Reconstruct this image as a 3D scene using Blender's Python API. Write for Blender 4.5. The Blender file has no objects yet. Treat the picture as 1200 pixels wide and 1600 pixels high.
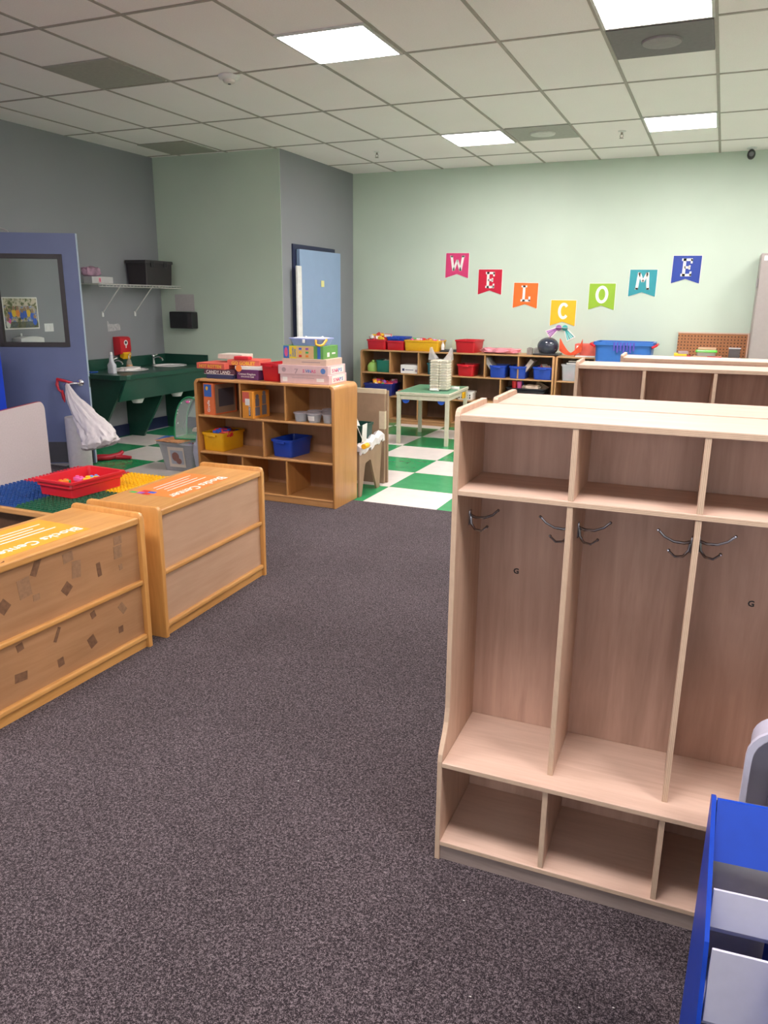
import bpy, bmesh, math, random
from mathutils import Vector, Matrix
random.seed(7)
PI = math.pi
scene = bpy.context.scene
COL = scene.collection
H = 3.05                     # ceiling height
LX, GY, SX, BY = -6.14, 7.65, -4.48, 9.46   # left wall, green return wall, side wall, back wall

# ------------------------------------------------------------------ materials
MATS = {}
def _new(name):
    m = bpy.data.materials.new(name); m.use_nodes = True
    nt = m.node_tree
    for n in list(nt.nodes): nt.nodes.remove(n)
    out = nt.nodes.new('ShaderNodeOutputMaterial')
    b = nt.nodes.new('ShaderNodeBsdfPrincipled')
    nt.links.new(b.outputs[0], out.inputs[0])
    return m, nt, b
def _coords(nt, scale=(1, 1, 1)):
    tc = nt.nodes.new('ShaderNodeTexCoord'); mp = nt.nodes.new('ShaderNodeMapping')
    mp.inputs['Scale'].default_value = scale
    nt.links.new(tc.outputs['Object'], mp.inputs[0])
    return mp.outputs[0]
def _noise(nt, vec, scale, detail=4, rough=.55, dist=0):
    n = nt.nodes.new('ShaderNodeTexNoise')
    n.inputs['Scale'].default_value = scale; n.inputs['Detail'].default_value = detail
    n.inputs['Roughness'].default_value = rough; n.inputs['Distortion'].default_value = dist
    nt.links.new(vec, n.inputs['Vector']); return n.outputs['Fac']
def _ramp(nt, fac, stops):
    r = nt.nodes.new('ShaderNodeValToRGB'); e = r.color_ramp.elements
    while len(e) < len(stops): e.new(.5)
    for el, (p, c) in zip(e, stops): el.position = p; el.color = (*c, 1)
    nt.links.new(fac, r.inputs[0]); return r.outputs[0]
def _bump(nt, b, fac, strength, dist=.002):
    n = nt.nodes.new('ShaderNodeBump'); n.inputs['Strength'].default_value = strength
    n.inputs['Distance'].default_value = dist
    nt.links.new(fac, n.inputs['Height']); nt.links.new(n.outputs[0], b.inputs['Normal'])
def _math(nt, op, a, bb=None):
    n = nt.nodes.new('ShaderNodeMath'); n.operation = op
    for i, v in enumerate((a, bb)):
        if v is None: continue
        if isinstance(v, (int, float)): n.inputs[i].default_value = v
        else: nt.links.new(v, n.inputs[i])
    return n.outputs[0]
def _mix(nt, fac, a, bb, mode='MIX'):
    n = nt.nodes.new('ShaderNodeMix'); n.data_type = 'RGBA'; n.blend_type = mode
    for s, v in ((n.inputs[0], fac), (n.inputs[6], a), (n.inputs[7], bb)):
        if isinstance(v, (int, float)): s.default_value = v
        elif isinstance(v, tuple): s.default_value = (*v, 1)
        else: nt.links.new(v, s)
    return n.outputs[2]
def sc(c, k): return tuple(max(0, min(1, x*k)) for x in c)

def plain(name, col, rough=.5, metal=0, var=.06, nscale=30, bump=0, alpha=1, trans=0, spec=.5):
    if name in MATS: return MATS[name]
    m, nt, b = _new(name)
    f = _noise(nt, _coords(nt), nscale)
    c = _ramp(nt, f, [(.3, sc(col, 1-var)), (.7, sc(col, 1+var))])
    nt.links.new(c, b.inputs['Base Color'])
    b.inputs['Roughness'].default_value = rough; b.inputs['Metallic'].default_value = metal
    b.inputs['Specular IOR Level'].default_value = spec
    b.inputs['Alpha'].default_value = alpha
    b.inputs['Transmission Weight'].default_value = trans
    if trans: b.inputs['IOR'].default_value = 1.3
    if bump: _bump(nt, b, f, bump)
    MATS[name] = m; return m
def plastic(name, col, rough=.35): return plain(name, col, rough, var=.03)
def paper(name, col): return plain(name, col, .6, var=.04)

def wood(name, c1, c2, grain='z', rough=.4, streak=1., blotch=.12, coat=0):
    if name in MATS: return MATS[name]
    m, nt, b = _new(name)
    s = {'x': (1.2, 14, 14), 'y': (14, 1.2, 14), 'z': (14, 14, 1.2)}[grain]
    v = _coords(nt, s)
    f1 = _noise(nt, v, 2.0*streak, 5, .6, 1.2)
    f2 = _noise(nt, v, 9*streak, 3, .6)
    f3 = _noise(nt, _coords(nt), 2.3, 3)
    f = _math(nt, 'ADD', _math(nt, 'MULTIPLY', f1, .7), _math(nt, 'MULTIPLY', f2, .3))
    c = _ramp(nt, f, [(.32, c2), (.62, c1)])
    c = _mix(nt, 1.0, c, _ramp(nt, f3, [(.3, (1-blotch,)*3), (.7, (1, 1, 1))]), 'MULTIPLY')
    nt.links.new(c, b.inputs['Base Color'])
    b.inputs['Roughness'].default_value = rough
    b.inputs['Coat Weight'].default_value = coat; b.inputs['Coat Roughness'].default_value = .2
    _bump(nt, b, f, .08)
    MATS[name] = m; return m
def ply_edge(name, axis, c1, c2):
    if name in MATS: return MATS[name]
    m, nt, b = _new(name)
    tc = nt.nodes.new('ShaderNodeTexCoord'); sp = nt.nodes.new('ShaderNodeSeparateXYZ')
    nt.links.new(tc.outputs['Object'], sp.inputs[0])
    a = sp.outputs['XYZ'.index(axis.upper())]
    fr = _math(nt, 'FRACT', _math(nt, 'MULTIPLY', a, 1/.0038))
    n = _noise(nt, _coords(nt), 40)
    c = _ramp(nt, fr, [(.0, c2), (.28, c2), (.42, c1), (.9, c1)])
    c = _mix(nt, .35, c, _ramp(nt, n, [(.3, sc(c1, .8)), (.7, sc(c1, 1.1))]))
    nt.links.new(c, b.inputs['Base Color']); b.inputs['Roughness'].default_value = .55
    MATS[name] = m; return m
def emit(name, col, st):
    if name in MATS: return MATS[name]
    m, nt, b = _new(name)
    b.inputs['Base Color'].default_value = (.9, .9, .9, 1)
    f = _noise(nt, _coords(nt), 3)
    c = _ramp(nt, f, [(.2, sc(col, .97)), (.8, col)])
    nt.links.new(c, b.inputs['Emission Color']); b.inputs['Emission Strength'].default_value = st
    MATS[name] = m; return m

def paint(name, col, rough=.55):
    m, nt, b = _new(name); v = _coords(nt)
    f = _noise(nt, v, 1.2, 3); g = _noise(nt, v, 160, 2)
    c = _ramp(nt, f, [(.3, sc(col, .96)), (.7, sc(col, 1.03))])
    nt.links.new(c, b.inputs['Base Color']); b.inputs['Roughness'].default_value = rough
    _bump(nt, b, g, .12, .001); MATS[name] = m; return m
GREEN_WALL = paint('sage_paint', (.52, .61, .50))
GREY_WALL = paint('grey_paint', (.25, .258, .275))
WHITE_WALL = paint('white_paint', (.6, .58, .55))
NAVY = plain('navy_trim', (.016, .022, .065), .4)
DOORBLUE = plain('door_blue', (.135, .165, .30), .4, var=.04, nscale=6)
DOORBLUE2 = plain('door_pale_blue', (.27, .38, .56), .4, var=.03, nscale=6)

def carpet_mat():
    m, nt, b = _new('carpet'); v = _coords(nt)
    a = _noise(nt, v, 400, 2, .75); c2 = _noise(nt, v, 135, 3, .6); big = _noise(nt, v, 2.0, 3)
    f = _math(nt, 'ADD', _math(nt, 'MULTIPLY', a, .65), _math(nt, 'MULTIPLY', c2, .35))
    c = _ramp(nt, f, [(.40, (.004, .002, .004)), (.50, (.036, .026, .030)), (.60, (.24, .195, .205))])
    c = _mix(nt, 1., c, _ramp(nt, big, [(.3, (.86,)*3), (.7, (1.05,)*3)]), 'MULTIPLY')
    nt.links.new(c, b.inputs['Base Color']); b.inputs['Roughness'].default_value = .95
    b.inputs['Specular IOR Level'].default_value = .15
    b.inputs['Sheen Weight'].default_value = .10; b.inputs['Sheen Roughness'].default_value = .5; b.inputs['Sheen Tint'].default_value = (.9, .8, .8, 1)
    _bump(nt, b, f, .9, .006); return m
def tile_mat():
    m, nt, b = _new('checker_vinyl')
    tc = nt.nodes.new('ShaderNodeTexCoord'); sp = nt.nodes.new('ShaderNodeSeparateXYZ')
    nt.links.new(tc.outputs['Object'], sp.inputs[0])
    ix = _math(nt, 'FLOOR', _math(nt, 'DIVIDE', _math(nt, 'ADD', sp.outputs[0], 2.43+6.1), .61))
    iy = _math(nt, 'FLOOR', _math(nt, 'DIVIDE', _math(nt, 'ADD', sp.outputs[1], -5.83+6.1), .61))
    par = _math(nt, 'MODULO', _math(nt, 'ADD', ix, _math(nt, 'ADD', iy, 40)), 2)
    v = _coords(nt); n = _noise(nt, v, 9, 6, .7); n2 = _noise(nt, v, 60, 3)
    wh = _ramp(nt, n, [(.3, (.76, .69, .63)), (.7, (.84, .77, .71))])
    gr = _ramp(nt, n, [(.3, (.02, .27, .095)), (.7, (.035, .34, .125))])
    c = _mix(nt, par, gr, wh)
    # thin joints
    fx = _math(nt, 'FRACT', _math(nt, 'DIVIDE', _math(nt, 'ADD', sp.outputs[0], 2.43+6.1), .61))
    fy = _math(nt, 'FRACT', _math(nt, 'DIVIDE', _math(nt, 'ADD', sp.outputs[1], -5.83+6.1), .61))
    j = _math(nt, 'MAXIMUM', _math(nt, 'LESS_THAN', fx, .004), _math(nt, 'LESS_THAN', fy, .004))
    c = _mix(nt, _math(nt, 'MULTIPLY', j, .6), c, (.2, .2, .17))
    nt.links.new(c, b.inputs['Base Color']); b.inputs['Roughness'].default_value = .22
    _bump(nt, b, n2, .03); return m
def ceiling_mat():
    m, nt, b = _new('ceiling_tile'); v = _coords(nt)
    f = _noise(nt, v, 1.1, 3); g = _noise(nt, v, 120, 3, .7)
    c = _ramp(nt, f, [(.3, (.91, .85, .83)), (.7, (.95, .89, .87))])
    c = _mix(nt, .25, c, _ramp(nt, g, [(.4, (.8, .76, .73)), (.6, (.95, .91, .88))]))
    nt.links.new(c, b.inputs['Base Color']); b.inputs['Roughness'].default_value = .9
    _bump(nt, b, g, .25, .002); return m

# ------------------------------------------------------------------ mesh builder
class MB:
    def __init__(s): s.bm = bmesh.new()
    def _mat(s, faces, m):
        for f in faces: f.material_index = m
    def box(s, x0, y0, z0, x1, y1, z1, m=0, bev=0, rot=None, ply=None, seg=2):
        vs = [s.bm.verts.new(p) for p in ((x0,y0,z0),(x1,y0,z0),(x1,y1,z0),(x0,y1,z0),(x0,y0,z1),(x1,y0,z1),(x1,y1,z1),(x0,y1,z1))]
        fs = [s.bm.faces.new([vs[i] for i in q]) for q in ((0,3,2,1),(4,5,6,7),(0,1,5,4),(1,2,6,5),(2,3,7,6),(3,0,4,7))]
        s._mat(fs, m)
        if ply is not None:          # faces across the thin axis keep slot m, edges take slot m+1
            ax = 'xyz'.index(ply)
            own = {0: (3, 5), 1: (2, 4), 2: (0, 1)}[ax]
            for i, f in enumerate(fs):
                if i not in own: f.material_index = m+1
        if rot is not None: bmesh.ops.transform(s.bm, matrix=rot, verts=vs)
        if bev:
            es = list({e for f in fs for e in f.edges})
            bmesh.ops.bevel(s.bm, geom=es, offset=bev, segments=seg, affect='EDGES', profile=.5)
        return s
    def prism(s, pts, axis, a, b, m=0, cap=None, bev=0):
        ax = 'xyz'.index(axis)
        def P(p, k):
            q = list(p); q.insert(ax, k); return q
        v0 = [s.bm.verts.new(P(p, a)) for p in pts]; v1 = [s.bm.verts.new(P(p, b)) for p in pts]
        n = len(pts); side = []
        for i in range(n):
            side.append(s.bm.faces.new((v0[i], v0[(i+1) % n], v1[(i+1) % n], v1[i])))
        c0 = s.bm.faces.new(v0[::-1]); c1 = s.bm.faces.new(v1)
        s._mat(side, m); s._mat((c0, c1), m if cap is None else cap)
        if bev:
            es = list({e for f in (c0, c1) for e in f.edges})
            bmesh.ops.bevel(s.bm, geom=es, offset=bev, segments=2, affect='EDGES', profile=.5)
        return s
    def loft(s, rings, m=0, cap0=True, cap1=True, closed=True):
        R = [[s.bm.verts.new(p) for p in r] for r in rings]; n = len(R[0])
        fs = []
        for a, b in zip(R, R[1:]):
            for i in range(n if closed else n-1):
                fs.append(s.bm.faces.new((a[i], a[(i+1) % n], b[(i+1) % n], b[i])))
        if cap0: fs.append(s.bm.faces.new(R[0][::-1]))
        if cap1: fs.append(s.bm.faces.new(R[-1]))
        s._mat(fs, m); return s
    def lathe(s, prof, c=(0,0,0), n=20, m=0, sx=1, sy=1):
        rings = [[(c[0]+sx*r*math.cos(2*PI*i/n), c[1]+sy*r*math.sin(2*PI*i/n), c[2]+z) for i in range(n)] for r, z in prof]
        return s.loft(rings, m)
    def tube(s, pts, r, n=8, m=0):
        pts = [Vector(p) for p in pts]; rings = []
        rs = r if isinstance(r, (list, tuple)) else [r]*len(pts)
        up = None
        for i, p in enumerate(pts):
            t = (pts[min(i+1, len(pts)-1)]-pts[max(i-1, 0)]).normalized()
            if up is None: up = Vector((0,0,1)) if abs(t.z) < .9 else Vector((1,0,0))
            a = t.cross(up).normalized(); b = a.cross(t).normalized(); up = b
            rings.append([p + a*rs[i]*math.cos(2*PI*k/n) + b*rs[i]*math.sin(2*PI*k/n) for k in range(n)])
        return s.loft(rings, m)
    def blob(s, c, r, m=0, sub=2, jit=0, seed=0):
        g = bmesh.ops.create_icosphere(s.bm, subdivisions=sub, radius=1)
        rnd = random.Random(seed)
        for v in g['verts']:
            k = 1+rnd.uniform(-jit, jit)
            v.co = Vector((c[0]+v.co.x*r[0]*k, c[1]+v.co.y*r[1]*k, c[2]+v.co.z*r[2]*k))
        s._mat({f for v in g['verts'] for f in v.link_faces}, m); return s
    def quad(s, a, b, c, d, m=0):
        f = s.bm.faces.new([s.bm.verts.new(p) for p in (a, b, c, d)]); f.material_index = m; return s
    def build(s, name, mats, parent=None, smooth=False, loc=None, rotz=0):
        bmesh.ops.recalc_face_normals(s.bm, faces=s.bm.faces)
        me = bpy.data.meshes.new(name); s.bm.to_mesh(me); s.bm.free()
        for m in (mats if isinstance(mats, (list, tuple)) else [mats]): me.materials.append(m)
        if smooth:
            for p in me.polygons: p.use_smooth = True
            try: me.set_sharp_from_angle(angle=math.radians(40))
            except Exception: pass
        o = bpy.data.objects.new(name, me); COL.objects.link(o)
        if parent is not None: o.parent = parent
        if loc is not None: o.location = loc
        o.rotation_euler = (0, 0, rotz)
        return o
def tag(o, label, cat, group=None, kind=None):
    o['label'] = label; o['category'] = cat
    if group: o['group'] = group
    if kind: o['kind'] = kind
    return o
def thing(name, label, cat, loc=(0,0,0), rotz=0, group=None):
    o = bpy.data.objects.new(name, None); COL.objects.link(o); o.empty_display_size = .1
    o.location = loc; o.rotation_euler = (0, 0, rotz)
    return tag(o, label, cat, group)
def struct(name, mb, mats, label=None, parent=None, smooth=False):
    o = mb.build(name, mats, parent, smooth)
    if parent is None:
        o['kind'] = 'structure'
        o['label'] = label or name.replace('_', ' '); o['category'] = name.split('_')[0]
    return o
def rrect(cx, cy, w, d, r, z, n=4):
    p = []
    for k, (sx, sy) in enumerate(((1, 1), (-1, 1), (-1, -1), (1, -1))):
        for i in range(n+1):
            a = PI/2*k + PI/2*i/n
            p.append((cx+sx*(w/2-r)+r*math.cos(a), cy+sy*(d/2-r)+r*math.sin(a), z))
    return p
def arc(cx, cy, r, a0, a1, n=6):
    return [(cx+r*math.cos(a0+(a1-a0)*i/n), cy+r*math.sin(a0+(a1-a0)*i/n)) for i in range(n+1)]
def text(body, size, mat, parent, loc, rot=(0,0,0), name='lettering', bold=.0, align='LEFT', sx=1, label=None):
    cu = bpy.data.curves.new(name, 'FONT'); cu.body = body; cu.size = size; cu.extrude = .0004
    cu.offset = bold*size; cu.align_x = align; cu.resolution_u = 2
    o = bpy.data.objects.new(name, cu); COL.objects.link(o)
    bpy.context.view_layer.update()
    me = bpy.data.meshes.new_from_object(o.evaluated_get(bpy.context.evaluated_depsgraph_get()))
    bpy.data.objects.remove(o); bpy.data.curves.remove(cu)
    me.materials.clear(); me.materials.append(mat)
    t = bpy.data.objects.new(name, me); COL.objects.link(t); t.parent = parent
    t.location = loc; t.rotation_euler = rot; t.scale = (sx, 1, 1)
    if label: t['label'] = label
    return t
FRONT = (PI/2, 0, 0)            # text standing upright, read from -y
RIGHT = (PI/2, 0, PI/2)         # text standing upright, read from +x

def tote(name, label, cat, mat, w, d, h, loc, rotz=0, group=None, taper=.86, rim=.008, r=.025, handle=False, holes=False):
    """open plastic bin, base centre at loc"""
    b = MB(); t = .004; w0, d0 = w*taper, d*taper
    R = [rrect(0,0,w0,d0,r,0), rrect(0,0,w0+.004,d0+.004,r,.004), rrect(0,0,w-2*rim,d-2*rim,r,h-.02), rrect(0,0,w,d,r,h-.018),
         rrect(0,0,w,d,r,h), rrect(0,0,w-2*rim-2*t,d-2*rim-2*t,r*.8,h), rrect(0,0,w0-2*t,d0-2*t,r*.8,t)]
    b.loft(R)
    if handle:
        b.box(-w*.2, -d/2-.012, h-.03, w*.2, -d/2+.004, h-.012, bev=.003)
    if holes:
        for i in range(5):
            for j in range(2):
                x = -w*.32+i*w*.16; z = h*.3+j*h*.28
                b.box(x-.008, -d/2+.004-(0), z-.008, x+.008, -d*taper/2-.001+.0, z+.008, m=1)
    o = b.build(name, [mat, plain('shadow_hole', (.03, .03, .03))] if holes else mat, None, True, loc, rotz)
    return tag(o, label, cat, group)
TOYCOL = [plastic('toy_'+n, c) for n, c in (('red',(.65,.03,.03)),('yellow',(.8,.5,.03)),('blue',(.04,.12,.55)),('green',(.06,.4,.1)),('orange',(.8,.25,.03)),('pink',(.75,.12,.35)),('white',(.7,.68,.62)),('purple',(.3,.1,.45)))]
def toys(label, w, d, h, loc, rotz=0, n=26, size=.03, cols=None, seed=1):
    rnd = random.Random(seed); b = MB()
    cols = cols or list(range(8))
    for i in range(n):
        x = rnd.uniform(-w/2, w/2); y = rnd.uniform(-d/2, d/2); z = rnd.uniform(0, h)
        s = size*rnd.uniform(.6, 1.2)
        rot = Matrix.Translation((x, y, z+s*.5)) @ Matrix.Rotation(rnd.uniform(0, PI), 4, 'Z') @ Matrix.Rotation(rnd.uniform(-.6, .6), 4, 'X')
        if i % 3: b.box(-s*.8, -s*.5, -s*.4, s*.8, s*.5, s*.4, m=rnd.choice(cols), bev=s*.12, rot=rot, seg=1)
        else: b.blob((x, y, z+s*.5), (s*.6, s*.6, s*.6), m=rnd.choice(cols), sub=1)
    o = b.build('toy_pieces', TOYCOL, None, False, loc, rotz)
    return tag(o, label, 'toys', None, 'stuff')

# ------------------------------------------------------------------ room shell
RX, FY = 3.9, -3.4
b = MB().box(LX-.15, FY-.15, -.12, RX+.15, BY+.15, 0)
struct('floor', b, tile_mat(), 'green and white checkerboard vinyl tile floor')
b = MB().box(LX+.002, FY+.002, .0, RX-.002, 5.28, .006)
struct('floor_carpet', b, carpet_mat(), 'dark charcoal flecked carpet covering the near part of the floor')
b = MB().box(LX-.15, FY-.15, H, RX+.15, BY+.15, H+.12)
struct('ceiling', b, ceiling_mat(), 'suspended ceiling of off-white mineral tiles')
# T-bar grid of the suspended ceiling
gx = [-.215-.614*k for k in range(-6, 10)]
gy = [3.91+1.221*k for k in range(-6, 5)]
b = MB()
for x in gx:
    if LX < x < RX: b.box(x-.011, FY, H-.005, x+.011, BY, H+.01)
for y in gy: b.box(LX, y-.011, H-.0045, RX, y+.011, H+.01)
struct('trim_1', b, plain('ceiling_grid_metal', (.36, .32, .28), .5), 'metal T-bar grid of the suspended ceiling')
# door opening in the left wall at y 4.12 .. 5.06
DY0, DY1, DH = 4.12, 5.06, 2.08
b = MB()
b.box(LX-.15, FY, 0, LX, DY0, H).box(LX-.15, DY1, 0, LX, GY+.1, H).box(LX-.15, DY0, DH, LX, DY1, H)
struct('wall_left', b, GREY_WALL, 'grey painted wall on the left behind the sinks')
b = MB().box(LX-.15, GY, 0, SX-.1, GY+.1, H).box(SX-.1, GY, 0, SX, GY+.004, H)
struct('wall_return', b, GREEN_WALL, 'short sage green wall beside the sinks')
b = MB()
D0, D1 = 7.93, 8.84
b.box(SX-.1, GY+.004, 0, SX, D0, H).box(SX-.1, D1, 0, SX, BY, H).box(SX-.1, D0, 2.07, SX, D1, H)
struct('wall_side', b, GREY_WALL, 'grey wall holding the pale blue door')
b = MB().box(SX-.15, BY, 0, RX+.15, BY+.12, H)
struct('wall_back', b, GREEN_WALL, 'sage green back wall under the welcome letters')
b = MB().box(RX, FY, 0, RX+.12, BY, H); struct('wall_right', b, GREEN_WALL)
WX0, WX1, WZ0, WZ1 = -4.6, 3.2, .75, 2.6
b = MB().box(LX, FY-.12, 0, RX, FY, WZ0).box(LX, FY-.12, WZ1, RX, FY, H).box(LX, FY-.12, WZ0, WX0, FY, WZ1).box(WX1, FY-.12, WZ0, RX, FY, WZ1)
struct('wall_front', b, WHITE_WALL)
b = MB()
for k in range(5):
    x = WX0+(WX1-WX0)*k/4; b.box(x-.03, FY-.09, WZ0, x+.03, FY-.03, WZ1)
b.box(WX0, FY-.09, WZ0, WX1, FY-.03, WZ0+.05).box(WX0, FY-.09, WZ1-.05, WX1, FY-.03, WZ1)
wf = struct('window_1', b, plain('window_metal', (.5,.5,.5), .4, .5), 'wide window behind the camera')
wp = MB().box(WX0, FY-.062, WZ0, WX1, FY-.058, WZ1).build('pane', plain('window_glass', (.9,.95,1), .05, alpha=.06), wf)
# closing pieces behind the two doorways
b = MB().box(LX-1.3, DY0-.3, 0, LX-1.2, DY1+.3, H).box(LX-1.3, DY0-.4, 0, LX-.15, DY0-.3, H).box(LX-1.3, DY1+.3, 0, LX-.15, DY1+.4, H).box(LX-1.3, DY0-.4, H, LX-.15, DY1+.4, H+.1).box(LX-1.3, DY0-.4, -.1, LX-.15, DY1+.4, 0); struct('wall_hall', b, WHITE_WALL)
b = MB().box(SX-.9, D0-.2, 0, SX-.8, D1+.2, H).box(SX-.9, GY+.1, 0, SX-.1, D0-.1, H).box(SX-.9, D1+.1, 0, SX-.1, D1+.2, H).box(SX-.9, GY+.1, H, SX-.1, D1+.2, H+.1).box(SX-.9, GY+.1, -.1, SX-.15, D1+.2, 0); struct('wall_closet', b, WHITE_WALL)
b = MB()
b.box(LX+.001, 5.12, 0, LX+.014, GY-.001, .13)
struct('baseboard_left', b, NAVY, 'dark navy baseboard under the sinks')
b = MB().box(LX+.014, GY-.014, 0, SX, GY-.001, .13); struct('baseboard_return', b, NAVY)
b = MB().box(SX+.014, BY-.014, 0, RX, BY-.001, .13); struct('baseboard_back', b, NAVY)
# left door frame
b = MB()
b.box(LX-.15, DY0, 0, LX+.02, DY0+.05, DH).box(LX-.15, DY1-.035, 0, LX+.004, DY1, DH).box(LX-.15, DY0, DH-.05, LX+.02, DY1, DH)
struct('trim_2', b, NAVY, 'navy frame of the open left door')
b = MB()
b.box(SX-.1, D0-.065, 0, SX+.018, D0, 2.115).box(SX-.1, D1, 0, SX+.018, D1+.062, 2.115).box(SX-.1, D0, 2.055, SX+.018, D1, 2.115)
struct('trim_3', b, NAVY, 'dark navy frame around the pale blue door')

CHROME = plain('chrome', (.75, .75, .76), .12, 1, .02)
DARKMET = plain('dark_bronze', (.045, .038, .038), .4, .3)
WHITEP = plastic('white_plastic', (.75, .74, .72))
# open blue door on the left wall (hinge line at the wall), local x along the leaf
dang = math.atan2(.47, .88)
d1 = thing('door', 'wide blue door with large window standing open at left', 'door', (LX+.04, DY1, .0), dang)
d1.name = 'door_1'; d1['kind'] = 'structure'
b = MB(); W, T, TOP = .915, .044, 2.06
wx0, wx1, wz0, wz1 = .185, .77, 1.10, 1.87
b.box(0, 0, .012, wx0, T, TOP).box(wx1, 0, .012, W, T, TOP).box(wx0, 0, .012, wx1, T, wz0).box(wx0, 0, wz1, wx1, T, TOP)
b.build('leaf', DOORBLUE, d1)
b = MB().box(W-.0005, -.0005, .012, W+.0012, T+.0005, TOP); b.build('edge_strip', plain('pale_edge', (.42, .50, .62), .4), d1)
b = MB(); f = .04
for (a0, c0, a1, c1) in ((wx0-.015, wz0-.015, wx0+f-.015, wz1+.015), (wx1-f+.015, wz0-.015, wx1+.015, wz1+.015), (wx0, wz0-.015, wx1, wz0+f-.015), (wx0, wz1-f+.015, wx1, wz1+.015)):
    b.box(a0, -.008, c0, a1, T+.008, c1, bev=.002)
b.build('window_frame', DARKMET, d1)
gm = bpy.data.materials.new('clear_glass'); gm.use_nodes = True
g = gm.node_tree; bs = g.nodes['Principled BSDF']; bs.inputs['Base Color'].default_value = (.92, .96, .95, 1)
bs.inputs['Transmission Weight'].default_value = 1; bs.inputs['Roughness'].default_value = .01; bs.inputs['IOR'].default_value = 1.08
b = MB().box(wx0+.005, T/2-.002, wz0+.005, wx1-.005, T/2+.002, wz1-.005); b.build('pane', gm, d1)
b = MB().box(.012, -.003, .02, W-.012, 0, .215); b.build('kick_plate', plain('dark_grey_plate', (.085, .083, .09), .35, .2), d1)
hd = MB()
hd.lathe([(0,0),(.028,0),(.033,.006),(.03,.012),(.014,.016),(.012,.045),(.0,.045)], n=20)
o = hd.build('handle_rose', CHROME, d1, True, (.845, 0, .765)); o.rotation_euler = (PI/2, 0, 0)
hl = MB().tube([(.845,-.045,.765),(.80,-.052,.764),(.74,-.05,.758),(.705,-.046,.755)], [.011,.011,.009,.008], 10)
hl.build('lever', CHROME, d1, True)
b = MB().box(.905, .008, .72, W+.003, T-.008, .82); b.build('latch_plate', CHROME, d1)
b = MB().box(.02, -.045, 2.0, .22, -.001, 2.05, bev=.005)
b.tube([(.10,-.03,2.045),(.20,-.04,2.085),(.30,-.03,2.095),(.34,.01,2.075),(.345,.02,2.06)], .007)
b.build('door_closer', plain('closer_metal', (.45,.45,.46), .35, .8), d1)

# pale blue door in the side wall, standing slightly ajar (hinge at the near jamb)
d2 = thing('door_2', 'pale blue flush door standing slightly ajar in navy frame', 'door', (SX+.022, D0+.004, 0), PI/2-.05)
d2['kind'] = 'structure'
b = MB().box(0, -.042, .012, .935, 0, 2.062, bev=.002); b.build('leaf', DOORBLUE2, d2)
b = MB().box(-.035, -.002, 0, .035, 0, .07)
no = b.build('sticky_note', paper('note_yellow', (.75, .72, .30)), None, False, (SX+.094, 8.42, 1.665), PI/2-.05)
tag(no, 'small yellow sticky note on the pale blue door', 'note')
b = MB().box(-.05, -.012, 0, .05, .012, 1.88, bev=.004)
o = b.build('foam_strip', plain('white_foam', (.78, .77, .74), .6), None, False, (SX+.20, 7.935, .0), PI/2)
o.rotation_euler = (0, -.075, PI/2)
o.location = (SX+.085, 7.865, .0); o.rotation_euler = (0, 0, PI/2)
tag(o, 'tall white strip leaning upright against the pale blue door', 'strip')

# ------------------------------------------------------------------ ceiling things
LIGHT = emit('lamp_diffuser', (1., .925, .945), 28.0)
FRAMEW = plain('fixture_white', (.62, .60, .57), .5)
def ceiling_light(x, y, label):
    t = thing('ceiling_light', label, 'ceiling light', (x, y, H-.014), 0, 'lit square ceiling panels')
    b = MB()
    for (a, c, d, e) in ((-.3, -.3, .3, -.283), (-.3, .283, .3, .3), (-.3, -.283, -.283, .283), (.283, -.283, .3, .283)):
        b.box(a, c, 0, d, e, .0135)
    b.build('frame', FRAMEW, t)
    MB().box(-.283, -.283, .004, .283, .283, .012).build('diffuser', LIGHT, t)
for x, y, l in ((-2.37, 4.82, 'lit square ceiling panel at left, nearest of those over the carpet aisle'),
                (-2.37, 7.86, 'lit square ceiling panel left of the round-faced vent near the back wall'),
                (-.52, 7.80, 'lit square ceiling panel near the back wall towards the camera dome'),
                (-.52, 4.82, 'lit square ceiling panel touching the dark vent, above the lockers')):
    ceiling_light(x, y, l)
for x, y in ((-2.37, 1.02), (-.52, 1.02), (1.3, 1.02), (1.3, 4.82), (1.3, 7.8), (-4.2, 1.02), (3.0, 4.82), (3.0, 1.02)):
    ceiling_light(x, y, 'lit square ceiling panel outside the picture')
def vent(x, y, label, mat, disc=None, slump=0):
    t = thing('ceiling_vent', label, 'ceiling vent', (x, y, H-.010), 0)
    MB().box(-.292, -.292, 0, .292, .292, .0095).build('panel', mat, t)
    if disc:
        MB().lathe([(0,-.016),(.085,-.016),(.112,-.012),(.118,-.002),(.118,0),(0,0)], n=32).build('speaker_disc', disc, t, True)
vent(-.52, 5.45, 'dark grey ceiling vent with round disc beside the lit panel', plain('vent_dark', (.17, .15, .155), .6), plain('disc_dark', (.26, .235, .235), .6))
vent(-1.74, 7.83, 'pale ceiling vent with a round white disc near the back wall', plain('vent_pale', (.36, .36, .32), .6), plain('disc_pale', (.60, .60, .55), .5))
vent(-4.21, 4.80, 'grey unlit ceiling grille at left above the carpet', plain('grille_grey', (.36, .35, .30), .7))
vent(-5.47, 7.25, 'grey ceiling grille next to the short green wall', plain('grille_grey', (.36, .35, .30), .7))
t = thing('smoke_detector', 'round white smoke detector on a ceiling tile', 'smoke detector', (-3.417, 5.162, H))
MB().lathe([(0,0),(.075,0),(.078,-.012),(.07,-.024),(.05,-.03),(0,-.03)], n=28).build('base', WHITEP, t, True)
MB().lathe([(0,-.029),(.048,-.029),(.04,-.046),(.022,-.054),(0,-.054)], n=28).build('sensor_head', plastic('cream_plastic', (.66,.62,.56)), t, True)
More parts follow.
